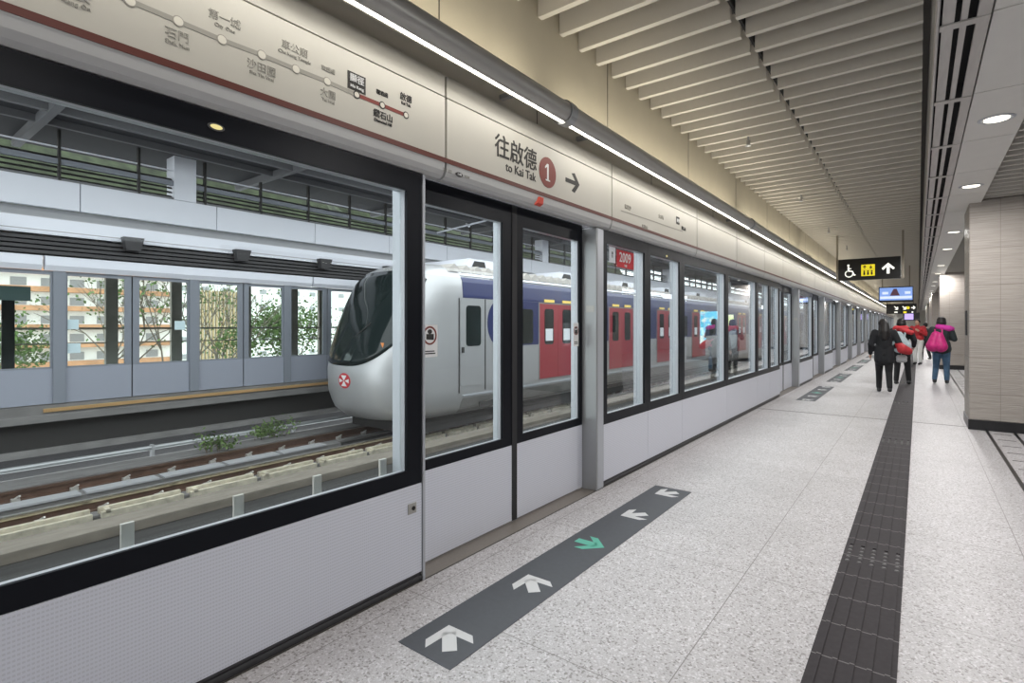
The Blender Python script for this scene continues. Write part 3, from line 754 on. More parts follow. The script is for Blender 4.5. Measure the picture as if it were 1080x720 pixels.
# display screen
r = thing('display_screen', (-.7, 26, 2.45), 'glowing blue passenger display screen hanging beyond the black lift sign', 'display')
MB().box(-1.27, -.15, 26, 26.14, 2.43, 3.04).build('casing', M['black_matt'], r, .01)
MB().box(-1.24, -.18, 25.99, 26, 2.50, 3.00).build('screen', M['screen'], r)
g = MB(); g.box(-1.22, -.2, 25.984, 25.99, 2.56, 2.66); g.box(-1.15, -.95, 25.984, 25.99, 2.74, 2.84); g.box(-.42, -.24, 25.984, 25.99, 2.74, 2.84); g.build('white_picture', M['screen_w'], r)
g = MB(); g.prism_y([(-.90, 2.68), (-.58, 2.68), (-.62, 2.78), (-.68, 2.95), (-.78, 2.95), (-.86, 2.78)], 25.980, 25.984); g.build('presenter_picture', M['screen_d'], r)
for x in (-1.15, -.27): MB().box(x-.02, x+.02, 26.04, 26.10, 3.04, 4.16).build('hanger_rod', M['post'], r)
# second black sign far
r = thing('hanging_sign', (-1.0, 50, 2.4), 'distant black hanging sign with a row of yellow and white pictograms below the blue display', 'sign')
MB().box(-1.96, -.1, 50, 50.12, 2.38, 3.14).build('sign_box', M['sign_black'], r)
for x in (-1.9, -.3): MB().box(x-.03, x+.03, 50.03, 50.09, 3.14, 4.16).build('hanger_rod', M['post'], r)
g = MB()
for k_, x in enumerate((-1.35, -.85)): bar(g, x-.1, 2.95, x+.08, 2.75, .07, 49.99); bar(g, x+.1, 2.92, x+.1, 2.72, .06, 49.99); bar(g, x-.06, 2.72, x+.1, 2.72, .06, 49.99)
g.box(-.42, -.2, 49.99, 49.995, 2.80, 2.87); bar(g, -.2, 2.84, -.3, 2.95, .06, 49.99); bar(g, -.2, 2.84, -.3, 2.72, .06, 49.99)
g.box(-1.45, -1.25, 49.99, 49.995, 2.45, 2.55); g.box(-.4, -.3, 49.99, 49.995, 2.45, 2.55)
g.build('white_pictograms', M['sign_white'], r)
g = MB(); ringarc(g, -.62, 2.83, .11, 0, 0, 360, 49.99); g.box(-.9, -.7, 49.99, 49.995, 2.42, 2.56); g.build('yellow_pictograms', M['sign_yellow'], r)
r = thing('display_screen', (-.3, 60, 2.4), 'small distant violet display screen hanging beyond the far black sign', 'display')
MB().box(-1.1, .1, 60, 60.14, 1.95, 2.65).build('casing', M['black_matt'], r)
MB().box(-1.0, -.35, 59.99, 60, 2.02, 2.58).build('screen', mat('violet_display', (.3, .2, .5), .4, emit=(.5, .4, .9), estr=1.0), r)
for x in (-1.0, 0): MB().box(x-.02, x+.02, 60.04, 60.10, 2.65, 4.16).build('hanger_rod', M['post'], r)

# light boxes on the second pillar (seen in the glass reflections)
for X0, X1, z0, z1, ca_, cb_, lab in ((2.0, 2.85, .55, 2.15, (.12, .55, .75), (.75, .9, .8), 'cyan and white light box poster on the second pillar'),
                                    (1.35, 1.85, .6, 2.0, (.65, .72, .35), (.85, .85, .7), 'pale yellow-green light box poster on the second pillar')):
    m = mat('lightbox_print', ca_, .4); g = NG(m)
    tc = g.n('ShaderNodeNewGeometry'); ns = g.n('ShaderNodeTexNoise'); ns.inputs['Scale'].default_value = 4; ns.inputs['Detail'].default_value = 5
    g.l(tc.outputs['Position'], ns.inputs['Vector']); rmp = g.n('ShaderNodeMapRange'); rmp.inputs['From Min'].default_value = .45; rmp.inputs['From Max'].default_value = .6
    g.l(ns.outputs['Fac'], rmp.inputs['Value']); c_ = g.mix(rmp.outputs['Result'], ca_, cb_); g.l(c_, g.b.inputs['Emission Color']); g.b.inputs['Emission Strength'].default_value = 1.8
    r = thing('poster_lightbox', ((X0+X1)/2, 23.36, z0), lab, 'light box')
    MB().frame_x(0, 1, 0, 1, 0, 1, .1, .1, .1, .1)
    fr = MB(); fr.box(X0, X1, 23.32, 23.385, z0, z0+.05); fr.box(X0, X1, 23.32, 23.385, z1-.05, z1); fr.box(X0, X0+.05, 23.32, 23.385, z0+.05, z1-.05); fr.box(X1-.05, X1, 23.32, 23.385, z0+.05, z1-.05)
    fr.build('frame', M['alu_dark'], r); MB().box(X0+.04, X1-.04, 23.34, 23.385, z0+.04, z1-.04).build('print', m, r)

# ================================================================== TRACKS
struct('ground_trackbed', MB().box(-12.0, -2.55, -6, YE, -1.4, -1.2), M['track'])
def track(xc, who):
    for sx, nm in ((-.72, 'far'), (.72, 'near')):
        r = thing('track_rail', (xc+sx, 40, -1.2), '%s steel rail of the track %s' % (nm, who), 'rail', 'running rails')
        MB().box(xc+sx-.07, xc+sx+.07, -6, YE, -1.16, -1.14).box(xc+sx-.012, xc+sx+.012, -6, YE, -1.14, -1.04).build('rail_web', M['rail'], r)
        MB().box(xc+sx-.035, xc+sx+.035, -6, YE, -1.04, -1.0).build('rail_head', M['rail_top'] if sx > 0 else M['rail'], r)
        cl = MB()
        for i in range(60):
            y = -1 + i*.7
            cl.box(xc+sx-.14, xc+sx-.06, y-.05, y+.05, -1.16, -1.10); cl.box(xc+sx+.06, xc+sx+.14, y-.05, y+.05, -1.16, -1.10)
            cl.cyl((xc+sx+.10, y, -1.10), (xc+sx+.16, y+.04, -1.06), .015, .015, 6)
        tag(cl.build('rail_clips', M['clip'], r), kind='stuff')
        struct('floor_track_plinth', MB().box(xc+sx-.30, xc+sx+.30, -6, YE, -1.2, -1.16), M['conc_grey'])
track(-10.15, 'under the train'); track(-4.3, 'nearest the platform')
struct('kerb_near', MB().box(-8.62, -8.15, -6, YE, -1.2, -1.06), M['conc'], .01)
struct('kerb_walk', MB().box(-10.0, -9.72, -6, YE, -1.2, -1.12), M['conc_grey'], .01)
struct('kerb_far', MB().box(-11.85, -11.25, -6, YE, -1.2, -1.05), M['conc_grey'], .01)
r = thing('cable_trough', (-10.2, 20, -1.2), 'grey cable trough lying between the rails under the train', 'cable trough')
MB().box(-10.35, -10.1, -6, 7, -1.2, -1.08).build('trough_body', M['conc_grey'], r)
ld = MB()
for i in range(12): ld.box(-10.37, -10.08, -5.9+i*1.05, -4.92+i*1.05, -1.08, -1.05)
ld.build('trough_lids', M['mid_grey'], r)
r = thing('rail_cover', (-9.24, 4, -1.2), 'pale segmented metal cover lying beside the near rail of the train track', 'rail cover')
for i in range(16):
    y = 2.36 - 1.15*3 + i*1.15
    MB().box(-9.26, -9.19, y+.05, y+1.1, -1.2, -1.08).box(-9.14, -9.07, y+.05, y+1.1, -1.2, -1.12).box(-9.26, -9.07, y+.1, y+.16, -1.14, -1.09).build('cover_segment', M['cover'], r)

# far platform
FX, FZ0 = -12.3, .11
struct('floor_far', MB().box(-17.5, FX+.10, -8, 70, FZ0-.25, FZ0-.02), M['conc_grey'])
struct('wall_far_platform', MB().box(-12.75, -12.6, -8, YE, -1.2, FZ0-.2), M['pipe'])
struct('kerb_ledge', MB().box(-12.6, -12.12, -8, YE, -.20, -.07), M['conc_grey'], .01)
struct('kerb_ledge_low', MB().box(-12.6, -12.28, -8, YE, -.80, -.68), M['conc_grey'], .01)
struct('wall_far_lower', MB().box(-12.6, -12.35, -8, YE, -.68, -.20), M['under'])
r = thing('yellow_edge_strip', (-12.2, 10, -.07), 'thin yellow edge strip along the foot of the far platform screen', 'edge strip')
MB().box(-12.24, -12.17, 2.4, 8.6, -.03, .035).build('strip', M['yellow'], r)
rb = MB()
for i in range(180): rb.box(-12.168, -12.160, 2.4+i*.0344, 2.4+i*.0344+.012, -.025, .03)
rb.build('teeth', M['brick_or'], r)
r = thing('drain_pipe', (-12.1, 20, -.9), 'long grey pipe along the foot of the far platform wall', 'pipe')
MB().cyl((-12.05, -6, -.92), (-12.05, 40, -.92), .045, .045, 12).build('pipe_run', M['alu_dark'], r)
for i in range(14): MB().box(-12.12, -12.0, -2+i*3, -1.95+i*3, -1.2, -.86).build('pipe_bracket', M['mid_grey'], r)

def far_bay(y0, y1, kind, label):
    X = FX
    r = thing('far_screen_door' if kind == 'door' else 'far_screen_bay', (X, (y0+y1)/2, FZ0), label, 'far platform screen', 'glazed bays of the far platform screen')
    mid = (y0+y1)/2
    for a, b in ((y0, mid-.012), (mid+.012, y1)):
        MB().box(X, X+.05, a, b, FZ0, .73).build('kick_panel', M['far_panel'], r)
        MB().frame_x(X, X+.05, a, b, .731, 2.47, .03 if a == y0 else .11, .11 if a == y0 else .03, .03, .07).build('window_frame', M['far_frame'], r)
        MB().box(X+.012, X+.02, a+.03, b-.03, .76, 2.39).build('glass_pane', M['glass_far'], r)
    MB().box(X-.01, X+.02, mid-.012, mid+.012, FZ0, 2.45).build('centre_joint', M['ink'], r)
    return r
y = 2.63 - 4.33*2; k_ = 0
while y < 34:
    far_bay(y+.09, y+2.14, 'door', 'glazed door pair of the far platform screen, %s from the left' % nth(k_))
    far_bay(y+2.32, y+4.24, 'fixed', 'fixed glazed bay of the far platform screen, %s from the left' % nth(k_))
    for yy in (y, y+2.23):
        pass
    y += 4.33; k_ += 1
ps = None
y = 2.63 - 4.33*2; i = 0
while y < 34:
    for yy in (y, y+2.23):
        if ps is None:
            ps = MB().box(FX-.02, FX+.09, yy-.088, yy+.088, FZ0, 2.47).build('screen_post', M['far_frame']); tag(ps, 'grey post of the far platform screen seen across the tracks', 'post', 'posts of the far platform screen'); ps0 = ps; base = yy
        else:
            o = ps0.copy(); C.objects.link(o); o.location.y = yy
    y += 4.33
# header band and ducts across the track
seamf = [-8 + 5.2*i for i in range(18)]
hf = None
for i, (a, b) in enumerate(zip(seamf[:-1], seamf[1:])):
    o = MB().prism_y([(FX, 2.50), (FX+.10, 2.47), (FX+.16, 2.56), (FX+.16, 2.72), (FX, 2.74)], a+.02, b-.02).build('far_header', M['far_white'])
    tag(o, 'pale header band above the far platform screen, %s length from the left' % nth(i), 'header band', 'header bands of the far platform')
r = thing('cable_ducts', (FX, 20, 2.76), 'dark horizontal cable ducts above the far platform header', 'cable ducts')
for i, z in enumerate((2.80, 2.88, 2.96, 3.04)): MB().box(FX-.1, FX+.05, -8, 80, z-.028, z+.026).build('duct', M['pipe'], r)
MB().box(FX-.2, FX-.1, -8, 80, 2.74, 3.10).build('backing', M['under'], r)
struct('wall_far_band_low', MB().box(FX-.3, FX+.06, -8, 80, 3.11, 3.40), M['far_white'])
struct('trim_11', MB().box(FX+.061, FX+.066, -8, 80, 3.17, 3.185), M['mid_grey'])
struct('wall_far_band_gap', MB().box(FX-.4, FX-.15, -8, 80, 3.40, 3.60), M['mid_grey'])
struct('ceiling_far_platform', MB().box(-17.5, FX-.3, -8, 80, 3.3, 3.6), M['mid_grey'])
cp = None
for i in range(30):
    y = 2.94 - 2.4*4 + i*2.4
    o = MB().box(FX-.1, FX+.02, y+.008, y+2.392, 3.60, 4.11).build('cladding_panel', M['far_white'])
    tag(o, 'white parapet cladding panel above the far platform, %s from the left' % nth(i), 'cladding panel', 'white cladding panels above the far platform')
fl_ = None
for i in range(12):
    y = 3.74 - 2.1*3 + i*2.1
    if fl_ is None:
        fl_ = thing('duct_box', (FX+.1, y, 3.02), '', 'junction box', 'small dark boxes on the far band')
        MB().add([(FX+.07, y-.19, 3.20), (FX+.26, y-.19, 3.20), (FX+.26, y+.15, 3.20), (FX+.07, y+.15, 3.20), (FX+.07, y-.14, 2.95), (FX+.22, y-.14, 2.95), (FX+.22, y+.10, 2.95), (FX+.07, y+.10, 2.95)],
                 [(0,1,2,3), (4,7,6,5), (0,4,5,1), (1,5,6,2), (2,6,7,3), (3,7,4,0)]).build('housing', M['pipe'], fl_)
        d = fl_
    else: d = copy_tree(fl_, (FX+.1, y, 3.02))
    d['label'] = 'small dark tapered box on the pale band over the far platform, %s from the left' % nth(i)
# clerestory
r = thing('clerestory_louvres', (FX, 20, 4.11), 'dark louvred clerestory with grey bars above the white cladding', 'louvres')
MB().box(FX-.05, FX+.02, -8, 80, 4.40, 4.50).build('wide_rail', M['far_frame'], r)
MB().box(FX-.03, FX+.0, -8, 80, 4.70, 4.725).build('thin_rail', M['far_white'], r)
MB().box(FX-.06, FX+.03, -8, 80, 4.11, 4.15).build('sill_rail', M['beam'], r)
lv = MB()
for i in range(5): lv.prism_y([(FX-.12, 4.20+i*.09), (FX-.115, 4.21+i*.09), (FX-.06, 4.17+i*.09), (FX-.065, 4.16+i*.09)], -8, 80)
lv.build('louvre_blades', M['under'], r)
for i in range(40):
    y = -7.2 + i*1.23; MB().box(FX-.04, FX+.04, y-.02, y+.02, 4.11, 5.02).build('mullion', M['under'], r)
for i, y in enumerate((4.7-13.6, 4.7, 18.3, 31.9, 45.5)):
    o = struct('column_far', MB().box(FX-.35, FX+.05, y-.21, y+.21, 4.11, 5.05), M['far_white'])
struct('roof_track', MB().box(-13.7, -9.6, -8, 80, 5.02, 5.2), M['tracks_roof'])
bm_ = MB()
for i in range(16): struct('beam_roof', MB().box(-13.5, -9.7, -6+i*4.1, -5.88+i*4.1, 4.86, 5.02), M['beam'])
struct('beam_long', MB().box(-10.95, -10.85, -8, 80, 4.88, 5.02), M['beam']); struct('beam_long_far', MB().box(-11.75, -11.68, -8, 80, 4.90, 5.02), M['beam'])
r = thing('roof_brace', (-11.5, 12, 4.6), 'pale diagonal roof brace under the dark roof beyond the train', 'brace')
MB().cyl((-12.2, 12.0, 4.45), (-10.6, 13.2, 4.95), .03, .03, 8).build('brace_rod', M['far_white'], r)
MB().cyl((-12.2, 13.4, 4.95), (-11.0, 12.2, 4.55), .03, .03, 8).build('brace_rod', M['far_white'], r)
struct('roof_near_edge', MB().box(-2.75, -2.5, -3, YE, 4.16, 4.3), M['beam'])
struct('wall_track_side', MB().box(-2.62, -2.51, -3, YE, 3.02, 4.16), M['mid_grey'])
# back of far platform
r = thing('platform_railing', (-16.2, 20, FZ0), 'dark railing along the open back of the far platform', 'railing')
MB().box(-16.22, -16.17, -8, 60, 1.40, 1.45).box(-16.21, -16.18, -8, 60, 1.05, 1.08).build('rail', M['brown_col'], r)
cc = None
for i, y in enumerate([-2.6, 0, 4.52, 6.0, 7.92, 9.46, 10.5] + [12 + 1.5*j for j in range(20)]):
    o = MB().box(-16.32, -16.2, y-.13, y+.13, FZ0, 3.3).build('mullion_column', M['brown_col'])
    tag(o, 'brown-grey slim column at the back of the far platform, %s from the left' % nth(i) if i < 9 else 'brown-grey slim column hidden behind the train at the far platform back', 'column', 'slim columns behind the far platform')
r = thing('hanging_board', (-15, 2.6, 2.0), 'pale blue-green board on a dark pole standing on the far platform', 'sign board')
MB().box(-15.05, -15.0, 1.95, 2.75, 2.02, 2.32).build('board', M['glass_far'] if False else mat('pale_teal_board', (.30, .42, .42), .5), r)
MB().box(-15.06, -15.0, 2.30, 2.50, FZ0-.02, 2.02).build('pole', M['under'], r)
for u, v, n in ((76, 342, 'second'), (190, 343, 'third'), (78, 367, 'fourth')):
    yy = Yat(u, FX+.03); zz = Zat(u, v, FX+.03, yy)
    o = MB().box(FX+.021, FX+.024, yy-.10, yy+.10, zz-.09, zz+.09).build('glass_sticker', mat('pale_blue_sticker', (.55, .68, .72), .5))
    tag(o, 'pale blue square sticker on the far platform glass, %s of three' % {'second': 'upper left', 'third': 'right-hand one', 'fourth': 'lower left'}[n], 'sticker')

# ------------------------------------------------------------------ outside
struct('ground_outside', MB().box(-300, -17.5, -150, 300, -6.2, -6), mat('pale_ground', (.55, .53, .48), .9, var=.2, vscale=.1))
struct('wall_station_base', MB().box(-17.6, -17.4, -8, 70, -6, FZ0), M['conc_grey'])
hl = MB(); nx, ny = 10, 60; vs = []
for i in range(nx+1):
    for j in range(ny+1):
        x = -150 - i*14; y = -120 + j*10; z = -6 + 150*(1-math.cos(min(1, i/nx)*PI))/2 * (.75 + .25*math.sin(j*.5+i) * math.sin(j*.17)) + (random.random()*3 if i else 0)
        vs.append((x, y, z))
hl.add(vs, [(i*(ny+1)+j, (i+1)*(ny+1)+j, (i+1)*(ny+1)+j+1, i*(ny+1)+j+1) for i in range(nx) for j in range(ny)])
struct('hills', hl, M['leaf_dark'])
b = thing('building', (-70, 6, -6), 'long white building with orange-brown horizontal bands outside on the left', 'building')
MB().box(-85, -70.5, -32, 25.5, -6, 11).build('facade', M['bld_white'], b)
for i in range(9): MB().box(-70.5, -69.4, -32, 25.5, -4.6+i*1.9, -4.1+i*1.9).build('balcony_band', M['brick_or'], b)
wv = MB()
for i in range(9):
    for j in range(24): wv.box(-70.5, -70.44, -30+j*2.3, -28.8+j*2.3, -4+i*1.9, -3.2+i*1.9)
wv.build('window_rows', M['mid_grey'], b)
b = thing('building', (-45, 19.6, -6), 'tan slatted tower outside, between the banded building and the trees', 'building')
MB().box(-47, -45.2, 18.2, 21.4, -6, 4.3).build('tower_body', M['bld_white'], b)
sl = MB()
for i in range(12): sl.box(-45.2, -45.0, 18.2+i*.27, 18.32+i*.27, -6, 4.3)
sl.build('timber_slats', M['bld_tan'], b)
b = thing('building', (-95, 62, -6), 'plain white building outside behind the green trees', 'building')
MB().box(-105, -95, 27, 150, -6, 10).build('facade', M['bld_white'], b)
wv = MB()
for i in range(5):
    for j in range(34): wv.box(-95, -94.9, 29+j*3.3, 30.2+j*3.3, -4+i*2.8, -3.2+i*2.8)
wv.build('window_rows', M['mid_grey'], b)

def tree(x, y, z0, h, cr, leaves, label, mleaf, seed):
    rnd = random.Random(seed)
    r = thing('tree', (x, y, z0), label, 'tree', 'trees outside the far platform')
    tr = MB(); tips = []
    def br(p, d, L, rad, lv):
        q = p + d*L; tr.cyl(p, q, rad, rad*.65, 6, False)
        if lv == 0: tips.append(q); return
        for _ in range(3):
            nd = (d + Vector((rnd.uniform(-.8, .8), rnd.uniform(-.8, .8), rnd.uniform(-.1, .6)))).normalized()
            br(q, nd, L*.68, rad*.6, lv-1)
        tips.append(q)
    br(Vector((x, y, z0)), Vector((0, 0, 1)), h*.42, .055*h/6, 4)
    tr.build('trunk', M['bark'], r)
    lf = MB()
    for _ in range(leaves):
        t = rnd.choice(tips); p = t + Vector((rnd.gauss(0, cr), rnd.gauss(0, cr), rnd.gauss(0, cr)))
        a = Vector((rnd.uniform(-1, 1), rnd.uniform(-1, 1), rnd.uniform(-1, 1))).normalized(); b_ = a.orthogonal().normalized(); s_ = rnd.uniform(.05, .11)
        lf.add([p-a*s_, p+b_*s_*.6, p+a*s_, p-b_*s_*.6], [(0, 1, 2, 3)])
    if leaves: tag(lf.build('foliage', mleaf, r), kind='stuff')
tree(-24, 6.0, -6, 9.0, .30, 350, 'sparse leafy tree outside, leftmost, before the banded building', M['leaf'], 1)
tree(-24, 8.6, -6, 9.2, .30, 160, 'thin bare-branched tree outside before the banded building', M['leaf'], 2)
tree(-26, 11.5, -6, 8.6, .35, 250, 'thin tree with few leaves outside before the tan slatted tower', M['leaf'], 3)
tree(-24, 14.5, -6, 7.4, .40, 3600, 'bushy green tree outside, just right of the tan slatted tower', M['leaf'], 4)
tree(-24, 18.2, -6, 7.4, .40, 3600, 'bushy green tree outside, nearest to the train nose', M['leaf'], 5)
tree(-30, 2.6, -6, 7.0, .45, 2500, 'low green tree outside at the far left edge', M['leaf'], 6)

# ================================================================== TRAIN
XC, HW = -10.15, 1.55
def Wz(z):
    P_ = [(-.62, 1.30), (-.5, 1.42), (-.25, 1.53), (0, 1.55), (2.2, 1.55), (2.55, 1.52), (2.72, 1.44), (2.85, 1.28), (2.94, 1.02), (3.0, .70), (3.03, .35), (3.04, .02)]
    for (a, wa), (b, wb) in zip(P_[:-1], P_[1:]):
        if z <= b: return wa + (wb-wa)*(z-a)/(b-a)
    return .02
def Yf(z):
    P_ = [(-.62, 7.55), (-.4, 7.28), (0, 7.12), (.5, 7.10), (.9, 7.18), (1.4, 7.38), (2.0, 7.68), (2.5, 8.0), (2.8, 8.3), (2.95, 8.6), (3.04, 9.1)]
    for (a, wa), (b, wb) in zip(P_[:-1], P_[1:]):
        if z <= b: return wa + (wb-wa)*(z-a)/(b-a)
    return 9.1
YB = 9.3
def S(z, ph, off=0):        # ph 0 = near side (+x), pi = far side
    W = Wz(z) + off; yf = Yf(z) - off; e = .62
    c_, s_ = math.cos(ph), math.sin(ph)
    x = XC + W * (1 if c_ >= 0 else -1) * abs(c_)**.8
    y = YB - (YB-yf) * abs(s_)**e
    return (x, y, z)
ZL = [-.62, -.56, -.5, -.4, -.25, 0, .25, .5, .75, 1.0, 1.3, 1.6, 1.9, 2.2, 2.4, 2.55, 2.65, 2.72, 2.79, 2.85, 2.9, 2.94, 2.97, 3.0, 3.02, 3.03, 3.04]
def car_end_ring(mb, y0, y1):
    # straight body between y0 and y1
    vs = []
    for y in (y0, y1):
        for z in ZL: vs.append((XC+Wz(z), y, z))
        for z in reversed(ZL): vs.append((XC-Wz(z), y, z))
    n = 2*len(ZL)
    mb.add(vs, [(i, (i+1) % n, (i+1) % n + n, i+n) for i in range(n)] + [tuple(range(n)), tuple(range(2*n-1, n-1, -1))])
def strip_near(name, m, par, z0, z1, y0, y1, off=.008, nz=8, curve=None):
    mb = MB(); zs = [z0 + (z1-z0)*i/nz for i in range(nz+1)]; vs = []
    for z in zs:
        a = y0 if curve is None else curve(z)
        vs += [(XC+Wz(z)-.01, a, z), (XC+Wz(z)+off, a, z), (XC+Wz(z)+off, y1, z), (XC+Wz(z)-.01, y1, z)]
    fs = []
    for i in range(nz):
        for k in range(4): fs.append((i*4+k, i*4+(k+1) % 4, (i+1)*4+(k+1) % 4, (i+1)*4+k))
    fs += [(0, 3, 2, 1), tuple(nz*4+k for k in range(4))]
    mb.add(vs, fs); return mb.build(name, m, par)
def rrect_yz(y0, y1, z0, z1, r, n=5):
    pts = []
    for cy, cz, a0 in ((y1-r, z1-r, 0), (y0+r, z1-r, 90), (y0+r, z0+r, 180), (y1-r, z0+r, 270)):
        for i in range(n+1):
            t = math.radians(a0 + 90*i/n); pts.append((cy+r*math.cos(t), cz+r*math.sin(t)))
    return pts
XS = XC + HW
def train_door(yc, par, paper=True):
    fr = MB().frame_x(XS-.02, XS+.012, yc-1.02, yc+1.02, -.04, 2.16, .05, .05, .02, .05).build('door_surround', M['silver_dull'], par)
    for sg in (-1, 1):
        a, b = (yc-.97, yc-.006) if sg < 0 else (yc+.006, yc+.97)
        d = MB().box(XS-.01, XS+.014, a, b, -.03, 2.12).build('train_door_leaf', M['tred'], par)
        mid = (a+b)/2
        MB().prism_x(rrect_yz(mid-.24, mid+.24, .95, 1.98, .09), XS+.010, XS+.018).build('door_window', M['tglass'], d)
        if paper: MB().box(XS+.0185, XS+.021, mid-.19, mid+.19, 1.05, 1.40).build('notice', M['paper'], d)
        MB().box(XS+.01, XS+.035, mid-.25, mid+.25, 2.17, 2.25).build('door_lamp', M['tlamp'], d)
def side_window(yc, par, w=.5):
    MB().prism_x(rrect_yz(yc-w, yc+w, 1.0, 1.95, .1), XS+.004, XS+.014).build('side_window', M['tglass'], par)
def roof_kit(y0, y1, par):
    fl_ = MB(); y = y0
    while y < y1:
        fl_.prism_x([(y, 2.78), (y+.34, 2.78), (y+.30, 2.88), (y+.17, 2.97), (y+.04, 2.88)], XC-1.2, XC+1.42); y += .42
    fl_.build('roof_fairing', M['roof_kit'], par)
    y = y0 + .9
    while y < y1-2:
        MB().prism_x([(y, 2.95), (y+1.9, 2.95), (y+1.65, 3.22), (y+.25, 3.22)], XC-.9, XC+1.0).build('roof_unit', M['far_white'], par)
        MB().prism_x([(y+.35, 3.02), (y+.9, 3.02), (y+.85, 3.17), (y+.45, 3.17)], XC+1.0, XC+1.01).build('roof_vent', M['under'], par)
        y += 4.36
lead = thing('metro_train_car', (XC, 19, -1.0), 'silver rounded front train car with blue upper side and red doors, across the near tracks', 'train car', 'cars of the stationary metro train')
nose = MB(); NP = 40; vs = []
for z in ZL:
    for i in range(NP+1): vs.append(S(z, PI*i/NP))
nose.add(vs, [(j*(NP+1)+i, j*(NP+1)+i+1, (j+1)*(NP+1)+i+1, (j+1)*(NP+1)+i) for j in range(len(ZL)-1) for i in range(NP)])
nose.add([S(ZL[0], PI*i/NP) for i in range(NP+1)], [tuple(range(NP+1))])
vs = []
for y in (YB, 31.0):
    for z in ZL: vs.append((XC+Wz(z), y, z))
    for z in reversed(ZL): vs.append((XC-Wz(z), y, z))
n = 2*len(ZL); nose.add(vs, [(i, (i+1) % n, (i+1) % n + n, i+n) for i in range(n)] + [tuple(range(2*n-1, n-1, -1))])
body = nose.build('car_body', M['silver'], lead, smooth=False)
for p in body.data.polygons: p.use_smooth = True
md = body.modifiers.new('weld', 'WELD'); md.merge_threshold = .0005
# windscreen: patch over the raked front, its lower edge climbing to the near side
wsb = MB(); NW = 26; NZ = 16; vs = []
for i in range(NW+1):
    ph = math.radians(36 + (158-36)*i/NW)
    tt = (math.degrees(ph)-90)/(54 if ph < PI/2 else 68)
    lo = .60 + (.85 if tt < 0 else .5)*abs(tt)**2.2; hi = 2.80 - .25*abs(tt)**3
    for j in range(NZ+1):
        vs.append(S(lo + (hi-lo)*j/NZ, ph, .012))
wsb.add(vs, [(i*(NZ+1)+j, i*(NZ+1)+j+1, (i+1)*(NZ+1)+j+1, (i+1)*(NZ+1)+j) for i in range(NW) for j in range(NZ)])
ws = wsb.build('windscreen', M['tglass'], lead, smooth=True)
sd = ws.modifiers.new('solid', 'SOLIDIFY'); sd.thickness = .015
MB().box(XC+.35, XC+.95, 7.42, 7.46, 1.02, 1.12).build('destination_light', mat('amber_display', (.4, .15, .05), .4, emit=(1, .35, .1), estr=.4), ws)
MB().cyl((XC-.3, 7.22, .95), (XC+.55, 7.42, 1.55), .014, .014, 6).build('wiper', M['under'], ws)
# headlight cluster low front
bz = MB(); cx_, cz_ = XC+.02, .27
def badge_pt(a, b, off=.006): # a right (+x), b up, on the nose
    ph = math.acos(max(-1, min(1, (abs(cx_+a-XC)/Wz(cz_+b))**(1/.8))))
    if cx_+a < XC: ph = PI-ph
    return S(cz_+b, ph, off)
N_ = 28; vs = [badge_pt(0, 0, .012)] + [badge_pt(.21*math.cos(2*PI*i/N_), .17*math.sin(2*PI*i/N_), .008) for i in range(N_)] + [badge_pt(.21*math.cos(2*PI*i/N_), .17*math.sin(2*PI*i/N_), -.005) for i in range(N_)]
bz.add(vs, [(0, 1+i, 1+(i+1) % N_) for i in range(N_)] + [(1+i, 1+N_+i, 1+N_+(i+1) % N_, 1+(i+1) % N_) for i in range(N_)])
bd = bz.build('front_badge', M['redcloth'], lead)
hb = MB()
for poly in ([(-.10, .12), (.10, .12), (.0, .0)], [(-.10, -.12), (.0, .0), (.10, -.12)], [(-.17, .05), (-.03, .0), (-.17, -.05)], [(.17, .05), (.03, .0), (.17, -.05)]):
    hb.add([badge_pt(a, b, .016) for a, b in poly], [(0, 1, 2)])
hb.build('badge_emblem', M['white'], bd)
# side livery
strip_near('blue_band', M['blue'], lead, 2.16, 2.66, 9.0 if False else 9.32, 31.0, .009)
strip_near('cantrail', M['far_white'], lead, 2.70, 2.76, 9.32, 31.0, .03, 2)
def bc(z): return 10.22 + .55*(1 - math.sqrt(max(0, 1-((z-1.56)/.62)**2))) if abs(z-1.56) < .62 else 11.0
strip_near('blue_side', M['blue'], lead, .96, 2.155, 0, 31.0, .006, 14, bc)
strip_near('step_line', M['alu'], lead, -.20, -.16, 9.32, 31.0, .02, 1)
strip_near('lower_skirt', M['silver_dull'], lead, -.60, -.24, 9.32, 31.0, .006, 6)
cab = MB().prism_x(rrect_yz(9.22, 10.1, .05, 2.12, .08), XS-.01, XS+.010).build('cab_door', M['silver'], lead)
MB().prism_x(rrect_yz(9.42, 9.96, 1.0, 1.98, .09), XS+.009, XS+.016).build('cab_window', M['tglass'], cab)
MB().box(XS+.010, XS+.04, 9.27, 9.33, .85, .98).build('cab_handle', M['under'], cab)
MB().box(XS+.0, XS+.009, 9.17, 9.20, -.1, 2.15).box(XS, XS+.009, 10.12, 10.15, -.1, 2.15).build('door_seal', M['under'], lead)
dc = [13.5, 17.8, 22.1, 26.4, 29.9]
for i, c in enumerate(dc[:4]): train_door(c, lead, i != 1)
for c in (11.7, 15.65, 19.95, 24.25, 28.6): side_window(c, lead)
MB().box(XS-.01, XS+.012, 9.9, 10.5, -.52, -.38).build('step_grille', M['under'], lead)
roof_kit(9.0, 30.6, lead)
MB().box(XC-1.2, XC+1.15, 8.2, 30.5, -.98, -.6).build('underframe', M['under'], lead)
